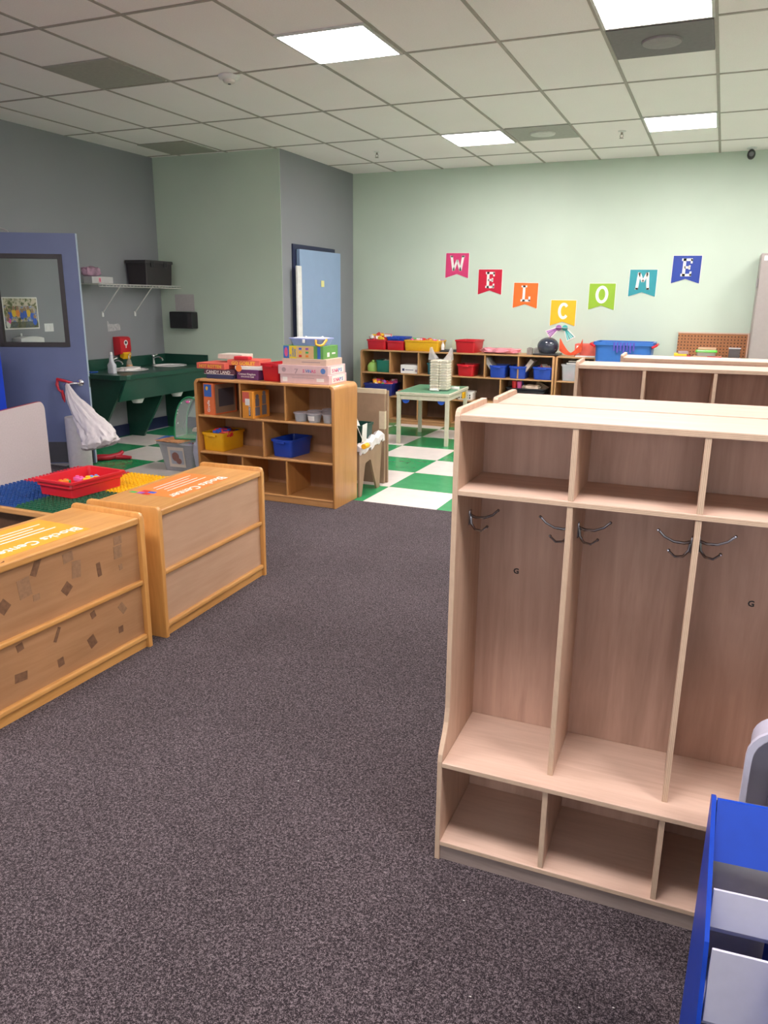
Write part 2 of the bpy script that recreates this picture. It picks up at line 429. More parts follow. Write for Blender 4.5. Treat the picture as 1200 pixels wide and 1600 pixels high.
MB().lathe([(0,-.053),(.012,-.053),(.010,-.058),(0,-.058)], n=12).build('indicator', plain('black_plastic', (.015,.015,.017), .3), t, True)
for (x, y, l) in ((-3.593, 8.186, 'small brass sprinkler head nearest the grey wall corner'), (-1.047, 8.036, 'small sprinkler head left of the back right lit panel')):
    t = thing('sprinkler_head', l, 'sprinkler', (x, y, H))
    MB().lathe([(0,0),(.036,0),(.036,-.004),(.015,-.01),(0,-.01)], n=20).build('escutcheon', WHITEP, t, True)
    MB().tube([(0,0,-.008),(0,0,-.03)], .011).tube([(-.012,0,-.028),(-.016,0,-.045),(0,0,-.058)], .003).tube([(.012,0,-.028),(.016,0,-.045),(0,0,-.058)], .003).build('body', plain('brass_dull', (.32,.28,.24), .4, .8), t, True)
    MB().lathe([(0,-.058),(.02,-.058),(.02,-.061),(0,-.061)], n=16).build('deflector', plain('brass_dull', (.32,.28,.24), .4, .8), t, True)
t = thing('security_camera', 'small dark security camera hanging at the top right corner', 'camera', (.087, 9.30, H))
MB().lathe([(0,0),(.05,0),(.05,-.012),(.02,-.016),(.015,-.03),(0,-.03)], n=20).build('mount', WHITEP, t, True)
MB().blob((0, -.01, -.065), (.04, .045, .05), sub=3).build('housing', plain('black_plastic', (.015,.015,.017), .3), t, True)
o = MB().lathe([(0,0),(.022,0),(.024,.006),(.015,.01),(0,.01)], n=18).build('lens', plain('lens_glass', (.12,.12,.13), .08), t, True, (0,-.052,-.068)); o.rotation_euler = (PI/2, 0, 0)

# ------------------------------------------------------------------ coat lockers
BIRCH_F = wood('birch_face', (.60, .41, .29), (.48, .305, .205), 'z', .45, .8)
BIRCH_X = wood('birch_board', (.68, .485, .37), (.57, .385, .285), 'x', .6, .8, .06)
BIRCH_B = wood('birch_back_panel', (.62, .40, .30), (.44, .27, .195), 'z', .45, .42, .2)
EDGE_X = ply_edge('ply_edge_vertical', 'x', (.62, .45, .31), (.36, .235, .15))
EDGE_Z = ply_edge('ply_edge_level', 'z', (.62, .45, .31), (.36, .235, .15))
KICK = wood('grey_kick_board', (.36, .28, .24), (.27, .20, .17), 'x', .6)
BLACKP = plain('black_plastic', (.015,.015,.017), .3)
INK = plain('black_ink', (.02, .018, .02), .6)
def hook(parent, x, y, z, s):
    h = MB()
    h.box(x, y-.010, z-.022, x+s*.003, y+.010, z+.018, bev=.001)
    h.tube([(x+s*.003,y,z+.004),(x+s*.018,y-.004,z+.0),(x+s*.042,y-.006,z+.002),(x+s*.064,y-.006,z+.012),(x+s*.078,y-.006,z+.026)], [.0045,.004,.0034,.0032,.003], 8)
    h.tube([(x+s*.003,y,z+.0),(x+s*.006,y-.004,z-.018),(x+s*.018,y-.008,z-.032),(x+s*.036,y-.010,z-.034),(x+s*.050,y-.010,z-.022)], [.0045,.004,.0034,.0032,.003], 8)
    for (px, pz) in ((.079, .027), (.051, -.021)): h.blob((x+s*px, y-.008, z+pz), (.0045,)*3, sub=1)
    return h.build('coat_hook', plain('hook_metal', (.35, .34, .36), .18, 1), parent, True)
def locker(label, loc, rotz, nsec=4, hooks=True, marks=()):
    """front faces -y; origin at floor, left front corner of the base. base front y=0, back y=.31"""
    t = thing('coat_locker', label, 'coat locker', loc, rotz, 'birch coat lockers')
    sec, th, Z, Dp, uf = .286, .014, 1.252, .305, .055
    Wd = nsec*sec+th
    prof = [(0,0),(0,.315)] + [(.004,.335),(.018,.36),(.036,.385),(.048,.41),(uf,.45)] + [(uf,Z-.02)] + [(uf+.022+.022*math.cos(a), Z-.008+.022*math.sin(a)) for a in (PI*.95, PI*.8, PI*.65, PI*.5)] + [(Dp-.006, Z+.014),(Dp,Z+.008),(Dp,0)]
    for x in (0, Wd-th):
        MB().prism(prof, 'x', x, x+th, 1, 0, .0015).build('side_panel', [BIRCH_F, EDGE_X], t)
    x0, x1 = th, Wd-th
    MB().box(x0, uf, Z-.016, x1, Dp, Z, 0, .0015, ply='z').build('top', [BIRCH_X, EDGE_Z], t)
    MB().box(x0, uf, 1.048, x1, Dp-.012, 1.062, 0, .0015, ply='z').build('upper_shelf', [BIRCH_X, EDGE_Z], t)
    MB().box(x0, -.002, .301, x1, Dp-.012, .315, 0, .0015, ply='z').build('seat', [BIRCH_X, EDGE_Z], t)
    MB().box(x0, 0, .052, x1, Dp-.012, .066, 0, .0015, ply='z').build('bottom_shelf', [BIRCH_X, EDGE_Z], t)
    MB().box(x0, .006, 0, x1, .02, .052, 0, .001).build('kick_board', KICK, t)
    bp = MB().box(x0, Dp-.012, .01, x1, Dp-.002, Z-.016).build('back_panel', BIRCH_B, t)
    for i in range(1, nsec):
        x = i*sec
        MB().box(x, uf+.002, 1.062, x+th, Dp-.012, Z-.016, 0, .001, ply='x').build('cubby_divider', [BIRCH_F, EDGE_X], t)
        MB().box(x, uf+.002, .315, x+th, Dp-.012, 1.048, 0, .001, ply='x').build('locker_divider', [BIRCH_F, EDGE_X], t)
        MB().box(x, .004, .066, x+th, Dp-.012, .301, 0, .001, ply='x').build('shoe_divider', [BIRCH_F, EDGE_X], t)
    if hooks:
        for i in range(nsec):
            hook(t, i*sec+th, .175, .963, 1); hook(t, (i+1)*sec, .16, .963, -1)
    for (i, z) in marks:
        text('G', .022, INK, t, (i, Dp-.0125, z), FRONT, 'ink_mark', .03)
    return t
locker('birch coat locker in front, three open sections with hooks facing the camera', (-.575, 1.742, 0), .012, 4, True, ((.115, .777), (.72, .777)))
# back to back with it
t2 = locker('birch coat locker standing back to back behind the front locker', (.598, 2.392, 0), PI+.022, 4, True)
locker('birch coat locker in second row, dark cubbies facing the front lockers', (-.572, 3.462, 0), .05, 4, True)
t4 = locker('rearmost birch coat locker, its top just showing before the pegboard', (.70, 4.43, 0), PI+.03, 4, True)

# ------------------------------------------------------------------ block cabinets
HONEY = wood('honey_wood', (.70, .36, .11), (.56, .25, .062), 'y', .33, .7, .15, .3)
HONEY_Z = wood('honey_wood_upright', (.70, .34, .095), (.55, .25, .06), 'z', .35, .7, .1, .3)
TAN_OLD = wood('worn_tan_panel', (.47, .245, .115), (.39, .19, .08), 'y', .5, .5, .2)
TAN_NEW = wood('pale_tan_panel', (.58, .365, .235), (.52, .315, .195), 'y', .5, .5, .1)
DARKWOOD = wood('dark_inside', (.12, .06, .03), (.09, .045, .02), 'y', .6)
TAPE = plain('brown_tape', (.19, .095, .05), .4, var=.25, nscale=60)
TAPE2 = plain('faded_tape', (.31, .17, .09), .45, var=.15, nscale=60)
DECAL_O = plain('orange_decal', (.85, .23, .045), .4, var=.04)
DECAL_Y = plain('amber_decal', (.85, .35, .035), .4, var=.05)
WHITEINK = plain('white_print', (.85, .82, .78), .5)
def block_cabinet(label, loc, rotz, panel, decal, L=.93):
    """long face looks to +x (x=0), runs along +y from 0 to L, depth to -x"""
    t = thing('block_cabinet', label, 'cabinet', loc, rotz, 'low block cabinets beside the aisle')
    Dp, Z, th = .40, .612, .026
    for y in (0, L-th):
        pts = [(0,0),(0,Z-.01)] + arc(-.02, Z-.002, .02, 0, PI/2, 4) + arc(-Dp+.02, Z-.002, .02, PI/2, PI, 4) + [(-Dp,0)]
        MB().prism([(p[0], p[1]) for p in pts], 'y', y, y+th, 0, 0, .007).build('side_panel', HONEY_Z, t, True)
    y0, y1 = th, L-th
    MB().box(-Dp+.01, y0, Z-.03, -.004, y1, Z, bev=.006).build('top', HONEY, t)
    MB().box(-.03, y0, .055, -.022, y1, Z-.03).build('back_panel', panel, t)
    for z, hh in ((.315, .022), (.06, .024)):
        MB().box(-.03, y0, z-hh/2, -.004, y1, z+hh/2, bev=.006).build('rail', HONEY, t)
    MB().box(-.028, y0, 0, -.016, y1, .048, bev=.002).build('kick_board', HONEY, t)
    MB().box(-Dp+.01, y0, .06, -.03, y1, .08).build('bottom_shelf', HONEY, t)
    MB().box(-Dp+.01, y0, .31, -.03, y1, .33).build('middle_shelf', HONEY, t)
    MB().box(-Dp+.01, L/2-.01, .08, -.03, L/2+.01, .31).build('divider', HONEY_Z, t)
    return t
# far cabinet
c2 = block_cabinet('block cabinet with clean pale panels, farther one beside the aisle', (-2.192, 2.615, 0), .035, TAN_NEW, 0)
d = MB().box(-.355, .235, .6122, -.07, .70, .6128).build('decal', DECAL_O, c2); d['label'] = 'orange printed sticker'
text('Blocks Center', .078, WHITEINK, d, (-.135, .70, .6131), (0, 0, -PI/2), bold=.006, name='lettering')
for i in range(4):
    MB().box(-.19-i*.032-.006, .33+.02*(i%2), .6129, -.19-i*.032, .66-.03*(i % 3), .6132).build('print_line', WHITEINK, d)
for k, (x, y, mm) in enumerate(((-.24,.275,2),(-.285,.25,7),(-.285,.285,0),(-.33,.25,3),(-.25,.245,0))):
    MB().box(x-.02, y-.015, .6129, x+.02, y+.015, .6132).build('block_picture', TOYCOL[mm], d)
# near cabinet
c1 = block_cabinet('block cabinet with tape scraps on its back, nearer one beside the aisle', (-2.232, 1.60, 0), -.035, TAN_OLD, 0)
d = MB().box(-.355, .15, .6122, -.06, .69, .6128).build('decal', DECAL_Y, c1); d['label'] = 'worn amber printed sticker'
text('Blocks Center', .071, WHITEINK, d, (-.135, .68, .6131), (0, 0, -PI/2), bold=.006, name='lettering')
for i in range(4):
    MB().box(-.20-i*.03-.007, .28+.02*(i % 2), .6129, -.20-i*.03, .64-.03*(i % 3), .6132).build('print_line', WHITEINK, d)
for (y, z, w, h, a, mm) in ((1.84,.60,.02,.03,.3,0),(1.975,.555,.028,.075,-.5,0),(2.125,.545,.05,.04,.1,1),(1.915,.49,.055,.075,.1,1),(2.105,.422,.045,.04,.7,0),(1.962,.437,.03,.025,0,1),(2.16,.485,.045,.07,-.1,1),
                            (2.275,.447,.022,.06,.1,0),(2.385,.49,.045,.055,0,1),(2.39,.54,.045,.035,0,1),(2.395,.42,.02,.025,.1,1),(1.82,.45,.045,.045,.7,0),(2.222,.268,.025,.03,.3,0),(2.385,.237,.03,.05,.6,1),
                            (2.035,.255,.015,.06,-.5,0),(2.204,.157,.038,.05,.4,0),(2.366,.146,.026,.03,0,0),(1.865,.274,.03,.03,.2,0),(2.039,.137,.03,.035,.1,0),(1.855,.158,.055,.035,-.1,0)):
    ly = y-1.60
    rot = Matrix.Translation((-.0215, ly, z)) @ Matrix.Rotation(a, 4, 'X')
    MB().box(-.0004, -w/2, -h/2, .0004, w/2, h/2, rot=rot).build('tape_scrap', TAPE2 if mm else TAPE, c1)

# ------------------------------------------------------------------ shelf units (48 x 36 in, 3-2-3 compartments)
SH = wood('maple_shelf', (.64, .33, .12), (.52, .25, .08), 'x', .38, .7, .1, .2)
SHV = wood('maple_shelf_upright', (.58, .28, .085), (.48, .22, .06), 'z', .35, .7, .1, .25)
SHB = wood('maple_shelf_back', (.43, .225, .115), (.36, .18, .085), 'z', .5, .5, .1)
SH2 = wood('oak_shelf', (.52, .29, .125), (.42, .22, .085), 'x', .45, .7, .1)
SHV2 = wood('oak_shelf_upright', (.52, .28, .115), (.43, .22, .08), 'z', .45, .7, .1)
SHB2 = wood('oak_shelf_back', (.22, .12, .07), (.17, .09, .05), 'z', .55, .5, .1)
def shelf_unit(label, loc, W, rows=((2,), (1,), (2,)), D=.39, Zt=.915, mats=(SH, SHV, SHB), rnd=.035, levels=(.06, .345, .635), group='compartment shelf units', rotz=0):
    t = thing('shelf_unit', label, 'shelf', loc, rotz, group)
    th = .02
    for s in (0, 1):
        o = [(0,0),(0,Zt-rnd)] + [(rnd-rnd*math.cos(a), Zt-rnd+rnd*math.sin(a)) for a in [PI/2*i/6 for i in range(1, 7)]] + [(rnd+.01, Zt),(rnd+.01, Zt-th)]
        ri = rnd-th
        o += [(rnd-ri*math.cos(a), Zt-rnd+ri*math.sin(a)) for a in [PI/2*i/4 for i in range(4, -1, -1)]] + [(th,0)]
        if s: o = [(W-p[0], p[1]) for p in o][::-1]
        MB().prism(o, 'y', 0, D, 0, 0, .006).build('side_panel', mats[1], t, True)
    MB().box(rnd+.01, 0, Zt-th, W-rnd-.01, D, Zt, bev=.006).build('top', mats[0], t)
    for i, z in enumerate(levels):
        MB().box(th, .004 if i else .006, z-.018, W-th, D-.02, z, bev=.006).build('bottom_shelf' if i == 0 else 'shelf', mats[0], t)
    MB().box(th, .012, 0, W-th, .028, levels[0]-.018, bev=.003).build('kick_board', mats[0], t)
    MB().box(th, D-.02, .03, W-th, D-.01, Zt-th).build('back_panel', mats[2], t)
    tops = list(levels[1:]) + [Zt-.002]
    for (n,), z0, z1 in zip(rows, levels, tops):
        for k in range(1, n+1):
            x = th + (W-2*th)*k/(n+1)
            MB().box(x-.008, .005, z0, x+.008, D-.02, z1-.018, bev=.003).build('divider', mats[1], t)
    return t
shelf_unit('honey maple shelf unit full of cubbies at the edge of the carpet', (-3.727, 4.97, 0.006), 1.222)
B2 = (SH2, SHV2, SHB2)
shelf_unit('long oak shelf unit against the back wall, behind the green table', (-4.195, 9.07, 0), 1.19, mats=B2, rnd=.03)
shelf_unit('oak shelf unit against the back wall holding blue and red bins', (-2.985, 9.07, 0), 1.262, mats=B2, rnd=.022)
shelf_unit('narrow oak shelf unit with a clear tub, right of the blue bins', (-1.713, 9.07, 0), .46, ((0,), (0,), (0,)), mats=B2, rnd=.022)
SHL = (SH2, SHV2, SHB2)
shelf_unit('low shelf unit under the big blue tub at the back wall', (-1.24, 8.86, 0), .78, ((0,), (1,)), .39, .61, SHL, .022, (.06, .33))
shelf_unit('shelf unit in front of the pegboard at the back wall', (-.45, 9.0, 0), .735, ((0,), (0,), (0,)), .36, .945, SHL, .022)

RED = plastic('red_plastic', (.56, .012, .022)); BLUE = plastic('blue_plastic', (.014, .06, .42)); YEL = plastic('yellow_plastic', (.80, .42, .012))
NAVYP = plastic('navy_plastic', (.015, .022, .17)); TEAL = plastic('teal_plastic', (.012, .16, .10)); CLEAR = plain('clear_plastic', (.68, .70, .72), .15, alpha=.42, var=.03)
LIME = plastic('lime_plastic', (.36, .62, .14))

# ---- printed cartons
def carton(name, label, cat, size, loc, rotz, mats, group=None, bev=.0015):
    """closed box, base centre at loc; mats: body"""
    w, d, h = size
    t = thing(name, label, cat, loc, rotz, group)
    MB().box(-w/2, -d/2, 0, w/2, d/2, h, bev=bev).build('carton', mats, t)
    return t
def fpatch(t, x0, z0, x1, z1, y, mat, name='print_panel'):     # print on the -y face
    return MB().box(x0, y-.0006, z0, x1, y, z1).build(name, mat, t)
def rpatch(t, y0, z0, y1, z1, x, mat, name='print_panel'):     # print on the +x face
    return MB().box(x, y0, z0, x+.0006, y1, z1).build(name, mat, t)
PINKB = paper('pink_card', (.68, .47, .46)); PEACH = paper('peach_card', (.68, .47, .36)); ORNG = paper('orange_card', (.75, .17, .05))
REDC = paper('red_card', (.66, .12, .08)); PURP = paper('purple_card', (.13, .03, .13)); DKPUR = paper('plum_card', (.09, .03, .05)); NAVYC = paper('navy_card', (.03, .035, .10))
GREENC = paper('green_card', (.12, .32, .07)); YELC = paper('yellow_card', (.80, .58, .03)); CREAMC = paper('cream_card', (.66, .58, .48)); BLUEC = paper('blue_card', (.04, .14, .48))
PINKT = paper('magenta_print', (.65, .10, .22)); BLUET = paper('blue_print', (.10, .22, .50)); GREYT = paper('grey_print', (.40, .28, .28)); TANC = paper('tan_card', (.68, .44, .20))
WHITEC = paper('white_card', (.80, .77, .72)); GOLD = paper('gold_print', (.85, .48, .04))

# stack at the right end of the maple shelf top (z .915+.006)
zt = .922
def pinkbox(z, w, d, h, x, y, label, seven):
    t = carton('puzzle_box', label, 'box', (w, d, h), (x, y, z), .03, PINKB, 'boxes stacked at the right end of the maple shelf')
    if seven:
        text('7', .05, GREYT, t, (-.07, -d/2-.0008, .006), FRONT, 'lettering', .01, sx=1.3)
        for k, (ch, mm) in enumerate(zip('SWNAS', (PINKT, BLUET, BLUET, PINKT, PINKT))): text(ch, .032, mm, t, (.0+k*.023, -d/2-.0008, .016), FRONT, 'lettering', .02)
        MB().lathe([(0,0),(.02,0),(.02,.0007),(0,.0007)], n=18).build('round_emblem', BLUET, t, False, (.165, -d/2, .03)).rotation_euler = (PI/2, 0, 0)
        MB().lathe([(0,0),(.017,0),(.017,.0007),(0,.0007)], n=18).build('round_emblem', GREYT, t, False, (-.155, -d/2, .032)).rotation_euler = (PI/2, 0, 0)
    else:
        fpatch(t, -.18, .012, -.14, .045, -d/2, WHITEC); fpatch(t, .10, .018, .16, .042, -d/2, WHITEC)
        MB().box(-.10, -d/2-.0006, .04, .08, -d/2, .043).build('print_line', GREYT, t)
    rpatch(t, -d/2+.05, .008, d/2-.03, h-.006, w/2, WHITEC)
    for k, (ch, mm) in enumerate(zip('SNAPS', (PINKT, PINKT, PINKT, BLUET, BLUET))): text(ch, .036, mm, t, (w/2+.0009, -d/2+.075+k*.036, .016), RIGHT, 'lettering', .03, sx=1.4)
    return t
pinkbox(zt, .40, .31, .066, -2.775, 5.165, 'pink puzzle box at the very bottom of the right stack', False)
pinkbox(zt+.0665, .405, .31, .066, -2.785, 5.16, 'pink puzzle box with a printed 7, second from the bottom', True)
t = carton('puzzle_box', 'plain peach box under the green and yellow box', 'box', (.36, .27, .046), (-2.775, 5.15, zt+.1335), .02, PEACH, 'boxes stacked at the right end of the maple shelf')
MB().box(-.02, -.1356, .02, .13, -.135, .026).build('print_line', GREYT, t)
t = carton('game_box', 'green and yellow activity box under the blue tray', 'box', (.325, .25, .092), (-2.785, 5.145, zt+.180), .03, GREENC, 'boxes stacked at the right end of the maple shelf')
fpatch(t, -.162, .002, -.115, .09, -.125, BLUEC); fpatch(t, -.115, .002, -.055, .09, -.125, YELC); fpatch(t, -.055, .002, .085, .09, -.125, TANC); fpatch(t, .115, .002, .14, .09, -.125, BLUEC)
MB().lathe([(0,0),(.014,0),(.014,.0012),(0,.0012)], n=16, sy=2.4).build('round_emblem', PINKT, t, False, (-.14, -.125, .045)).rotation_euler = (PI/2, 0, 0)
for k, (w_, x_) in enumerate((('24', -.098), ('COLORS', -.078), ('SHAPES', -.060))):
    text(w_, .017, BLUEC, t, (x_, -.1262, .012), (0, -PI/2, PI/2), 'lettering', .02).rotation_euler = (PI/2, -PI/2, 0)
for i in range(2):
    for j in range(3):
        fpatch(t, -.035+i*.055, .012+j*.026, -.012+i*.055, .026+j*.026, -.1256, TOYCOL[(0, 1, 2, 4, 3, 7)[i*3+j]], 'printed_picture')
rpatch(t, -.06, .014, -.02, .045, .1625, WHITEC); rpatch(t, .02, .03, .08, .042, .1625, WHITEC)
# pale blue carry tray
t = thing('craft_tray', 'pale blue plastic carry tray on top of the right stack', 'tray', (-2.775, 5.14, zt+.272), .03)
PB = plastic('periwinkle_plastic', (.34, .40, .74)); OR_ = plastic('orange_handle_plastic', (.80, .38, .03))
MB().loft([rrect(0,0,.24,.17,.03,0), rrect(0,0,.27,.20,.03,.045), rrect(0,0,.285,.215,.03,.046), rrect(0,0,.285,.215,.03,.054), rrect(0,0,.255,.185,.03,.054), rrect(0,0,.23,.16,.03,.006)]).build('body', PB, t, True)
MB().loft([rrect(0,0,.25,.18,.03,.046), rrect(0,0,.25,.18,.03,.053), rrect(0,0,.2,.13,.03,.057)]).blob((-.02,-.05,.058),(.012,.012,.01)).blob((.1,-.02,.058),(.012,.012,.01)).build('lid', WHITEP, t, True)
MB().tube([(.09,-.112,.045),(.095,-.118,.012),(.125,-.118,.004),(.142,-.10,.012),(.147,-.05,.045)], .009).build('handle', OR_, t, True)
MB().box(-.02, -.112, .02, .0, -.106, .046, bev=.002).build('latch', WHITEP, t)

# red bin on top
tote('storage_bin', 'red plastic bin on top of the maple shelf between the stacks', 'bin', RED, .175, .30, .132, (-3.075, 5.19, .922), -.12, 'plastic bins', .85, handle=True)
# left stack
t = carton('game_box', 'thick purple game box in the bottom of the left stack', 'box', (.205, .20, .075), (-3.285, 5.16, .922), -.08, PURP, 'boxes stacked at the left end of the maple shelf')
text('Connect Kingdom', .022, WHITEC, t, (-.085, -.1012, .036), FRONT, 'lettering', .01); text('EDUCATION GAME', .014, WHITEC, t, (-.06, -.1012, .018), FRONT, 'lettering', .01)
t = carton('game_box', 'thin navy game box flat at the bottom of the left stack', 'box', (.24, .20, .032), (-3.53, 5.13, .922), .02, NAVYC, 'boxes stacked at the left end of the maple shelf')
t = carton('game_box', 'plum game box reading CANDY LAND under the red boxes', 'box', (.27, .22, .036), (-3.535, 5.14, .955), .02, DKPUR, 'boxes stacked at the left end of the maple shelf')
text('CANDY LAND', .034, WHITEC, t, (-.115, -.1112, .006), FRONT, 'lettering', .01); fpatch(t, -.134, 0.0, .134, .003, -.11, WHITEC, 'white_edge')
t = carton('game_box', 'white edged game box lying on the purple box', 'box', (.235, .22, .024), (-3.29, 5.17, .9985), .10, WHITEC, 'boxes stacked at the left end of the maple shelf')
MB().lathe([(0,0),(.026,0),(.026,.0008),(0,.0008)], n=14).build('fruit_print', DECAL_O, t, False, (-.085, -.11, .008)).rotation_euler = (PI/2, 0, 0)
t = carton('game_box', 'wide red game box on the left end of the maple shelf', 'box', (.27, .26, .045), (-3.60, 5.16, .993), -.06, REDC, 'boxes stacked at the left end of the maple shelf')
text('HOT ROTTEN', .034, GOLD, t, (-.11, -.1312, .009), FRONT, 'lettering', .02)
t = carton('game_box', 'second red game box with gold title lying on the white box', 'box', (.27, .22, .042), (-3.36, 5.20, 1.0245), .12, REDC, 'boxes stacked at the left end of the maple shelf')
text('GO GOBLET', .036, GOLD, t, (-.10, -.1112, .006), FRONT, 'lettering', .03)
t = carton('game_box', 'cream game box on top of the left stack', 'box', (.22, .16, .035), (-3.52, 5.22, 1.0675), .02, CREAMC, 'boxes stacked at the left end of the maple shelf')
t.location.z = 1.0675; t.location.x = -3.50
MB().box(-.065, -.03, 0, .065, .03, .026, bev=.006).build('red_case', plastic('red_case_plastic', (.60,.02,.03)), None, False, (-3.36, 5.11, 1.068), .03)
tag(bpy.data.objects['red_case'], 'small bright red case lying on the gold-titled red box', 'case')
# puzzles standing in the top row
zs = .6415
t = carton('puzzle_box', 'orange puzzle box with a blue picture at left in the top row', 'box', (.105, .27, .245), (-3.60, 5.13, zs), -.10, ORNG, 'puzzle boxes in the maple shelf')
fpatch(t, -.045, .14, .03, .235, -.135, BLUEC, 'printed_picture'); MB().blob((-.015, -.1357, .205), (.014, .0006, .018), sub=1).build('printed_picture', GOLD, t)
o = text('Giraffe', .034, WHITEC, t, (.008, -.1362, .02), (PI/2, -PI/2, 0), 'lettering', .01)
rpatch(t, -.12, .01, .12, .235, .0525, paper('brown_print', (.30, .20, .13))); rpatch(t, -.08, .06, .10, .2, .0532, paper('dark_print', (.08, .07, .08)))
t = carton('puzzle_box', 'orange puzzle box with robot pictures by the first divider', 'box', (.10, .20, .205), (-3.225, 5.06, zs), -.14, paper('amber_card', (.72, .28, .03)), 'puzzle boxes in the maple shelf')
fpatch(t, -.045, .12, .02, .20, -.10, REDC, 'printed_picture'); fpatch(t, -.02, .10, .025, .15, -.1004, WHITEC, 'printed_picture'); fpatch(t, .012, .02, .03, .09, -.1, NAVYC, 'printed_picture')
text('WORKS', .02, WHITEC, t, (.028, -.1012, .025), (PI/2, -PI/2, 0), 'lettering', .01)
for k in range(2):
    MB().box(.05, -.07+k*.08, .02, .0508, -.015+k*.08, .085+.01*k).box(.05, -.065+k*.08, .09+.01*k, .0508, -.02+k*.08, .15+.02*k).blob((.0504, -.042+k*.08, .165+.02*k), (.0006, .02, .018), sub=2).build('robot_picture', paper('robot_grey', (.16,.15,.17)), t)
# round tubs with lids
def tub(x, y, label, fill, lab=False, h=.062):
    t = thing('plastic_tub', label, 'tub', (x, y, zs), 0, 'round lidded tubs in the maple shelf')
    MB().lathe([(0,0),(.044,0),(.055,h),(.052,h),(.042,.003),(0,.003)], n=24).build('cup', CLEAR, t, True)
    MB().lathe([(0,.004),(.041,.004),(.049,h*.8),(0,h*.8)], n=20).build('contents', fill, t, True)
    MB().lathe([(.054,h-.004),(.060,h-.004),(.061,h+.004),(.052,h+.006),(0,h+.004),(0,h)], n=24).build('lid', plain('frosted_lid', (.62,.56,.58), .35, alpha=.45), t, True)
    if lab:
        R = [[(r*math.cos(a), r*math.sin(a), z) for a in [-PI/2-.75+1.5*i/10-.3 for i in range(11)]] for r, z in ((.0475, .014), (.0535, .05))]
        MB().loft(R, 0, False, False, False).build('paper_label', WHITEC, t)
for x, y, l, c, lab in ((-2.815, 5.035, 'leftmost round tub, dark blue contents', plastic('dark_fill', (.02,.02,.05)), False), (-2.70, 5.03, 'round tub with a white paper label', plastic('grey_fill', (.12,.11,.10)), True), (-2.585, 5.05, 'round tub with green and orange bits at the shelf end', plastic('mixed_fill', (.22,.14,.06)), False),
                        (-2.765, 5.16, 'round tub in the back row, left of the label', plastic('plum_fill', (.12,.05,.08)), False), (-2.64, 5.165, 'round tub in the back row behind the labelled one', plastic('wine_fill', (.2,.06,.1)), False), (-2.70, 5.28, 'rearmost round tub against the shelf back', plastic('grey_fill', (.12,.11,.10)), False)):
    tub(x, y, l, c, lab)
# bins in middle row
zm = .3515
tote('storage_bin', 'yellow plastic bin with red and blue toys in the maple shelf', 'bin', YEL, .215, .31, .145, (-3.60, 5.155, zm), -.05, 'plastic bins', .88, handle=True)
toys('red and blue toys heaped in the yellow bin', .15, .2, .03, (-3.60, 5.155, zm+.095), n=20, size=.045, cols=[0, 0, 2], seed=3)
tote('storage_bin', 'empty blue plastic bin in the middle row of the maple shelf', 'bin', BLUE, .20, .30, .135, (-2.975, 5.165, zm), -.10, 'plastic bins', .86, handle=True)

# ------------------------------------------------------------------ back wall shelf goods
zb = .916
tote('storage_bin', 'red bin of yellow toys, leftmost on the back shelves', 'bin', RED, .27, .30, .125, (-3.99, 9.24, zb), 0, 'plastic bins', .88)
toys('yellow toys heaped in the leftmost red bin', .2, .22, .06, (-3.99, 9.24, zb+.08), n=22, size=.06, cols=[1, 1, 0, 6], seed=4)
tote('storage_bin', 'red bin carrying a blue bin on the back shelves', 'bin', RED, .25, .30, .115, (-3.735, 9.25, zb), 0, 'plastic bins', .88)
tote('storage_bin', 'blue bin nested on top of a red bin', 'bin', BLUE, .25, .29, .10, (-3.735, 9.255, zb+.062), 0, 'plastic bins', .84, handle=True)
tote('storage_bin', 'wide yellow bin of mixed toys on the back shelves', 'bin', YEL, .47, .30, .13, (-3.38, 9.24, zb), 0, 'plastic bins', .92)
toys('mixed toys filling the wide yellow bin', .4, .24, .03, (-3.38, 9.24, zb+.085), n=40, size=.035, seed=5)
t = thing('glue_bottle', 'small white bottle right of the wide yellow bin', 'bottle', (-3.12, 9.16, zb))
MB().lathe([(0,0),(.02,0),(.021,.004),(.021,.08),(.012,.095),(0,.095)], n=16).build('body', WHITEC, t, True); MB().lathe([(0,.094),(.012,.094),(.008,.12),(0,.12)], n=12).build('cap', paper('peach_cap', (.70,.5,.42)), t, True)
tag(MB().box(-.12,-.11,0,.12,.11,.012,bev=.002).box(-.105,-.10,.012,.105,.10,.022,bev=.002).build('paper_pad', [paper('dark_pad', (.05,.045,.045))], None, False, (-3.03, 9.22, zb), .1), 'flat dark pad of paper behind the clear bag', 'paper')
tag(MB().box(-.075,-.01,0,.075,.01,.13,bev=.002).build('craft_card', paper('pale_green_card', (.60,.66,.46)), None, False, (-3.0, 9.40, zb), 0), 'pale green card upright at the wall, right of the wide yellow bin', 'card')
tote('storage_bin', 'red bin alone on the back shelf top, near the letter W', 'bin', RED, .27, .32, .15, (-2.80, 9.23, .916), -.1, 'plastic bins', .86)
def wrapped(name, label, cat, size, loc, mat, seed=0, rot=0):
    b = MB(); g = bmesh.ops.create_icosphere(b.bm, subdivisions=3, radius=1); rnd = random.Random(seed)
    ph = [rnd.uniform(0, 6) for _ in range(6)]
    for v in g['verts']:
        c = v.co.copy(); k = 1+.08*math.sin(9*c.x+ph[0])+.07*math.sin(11*c.y+ph[1])+.05*math.sin(17*c.z+ph[2]+5*c.x)
        e = [math.copysign(abs(q)**.6, q) for q in c]
        v.co = Vector((e[0]*size[0]*k, e[1]*size[1]*k, max(0, (e[2]+1)*size[2]*k)))
    o = b.build(name, mat, None, True, loc, rot); return tag(o, label, cat)
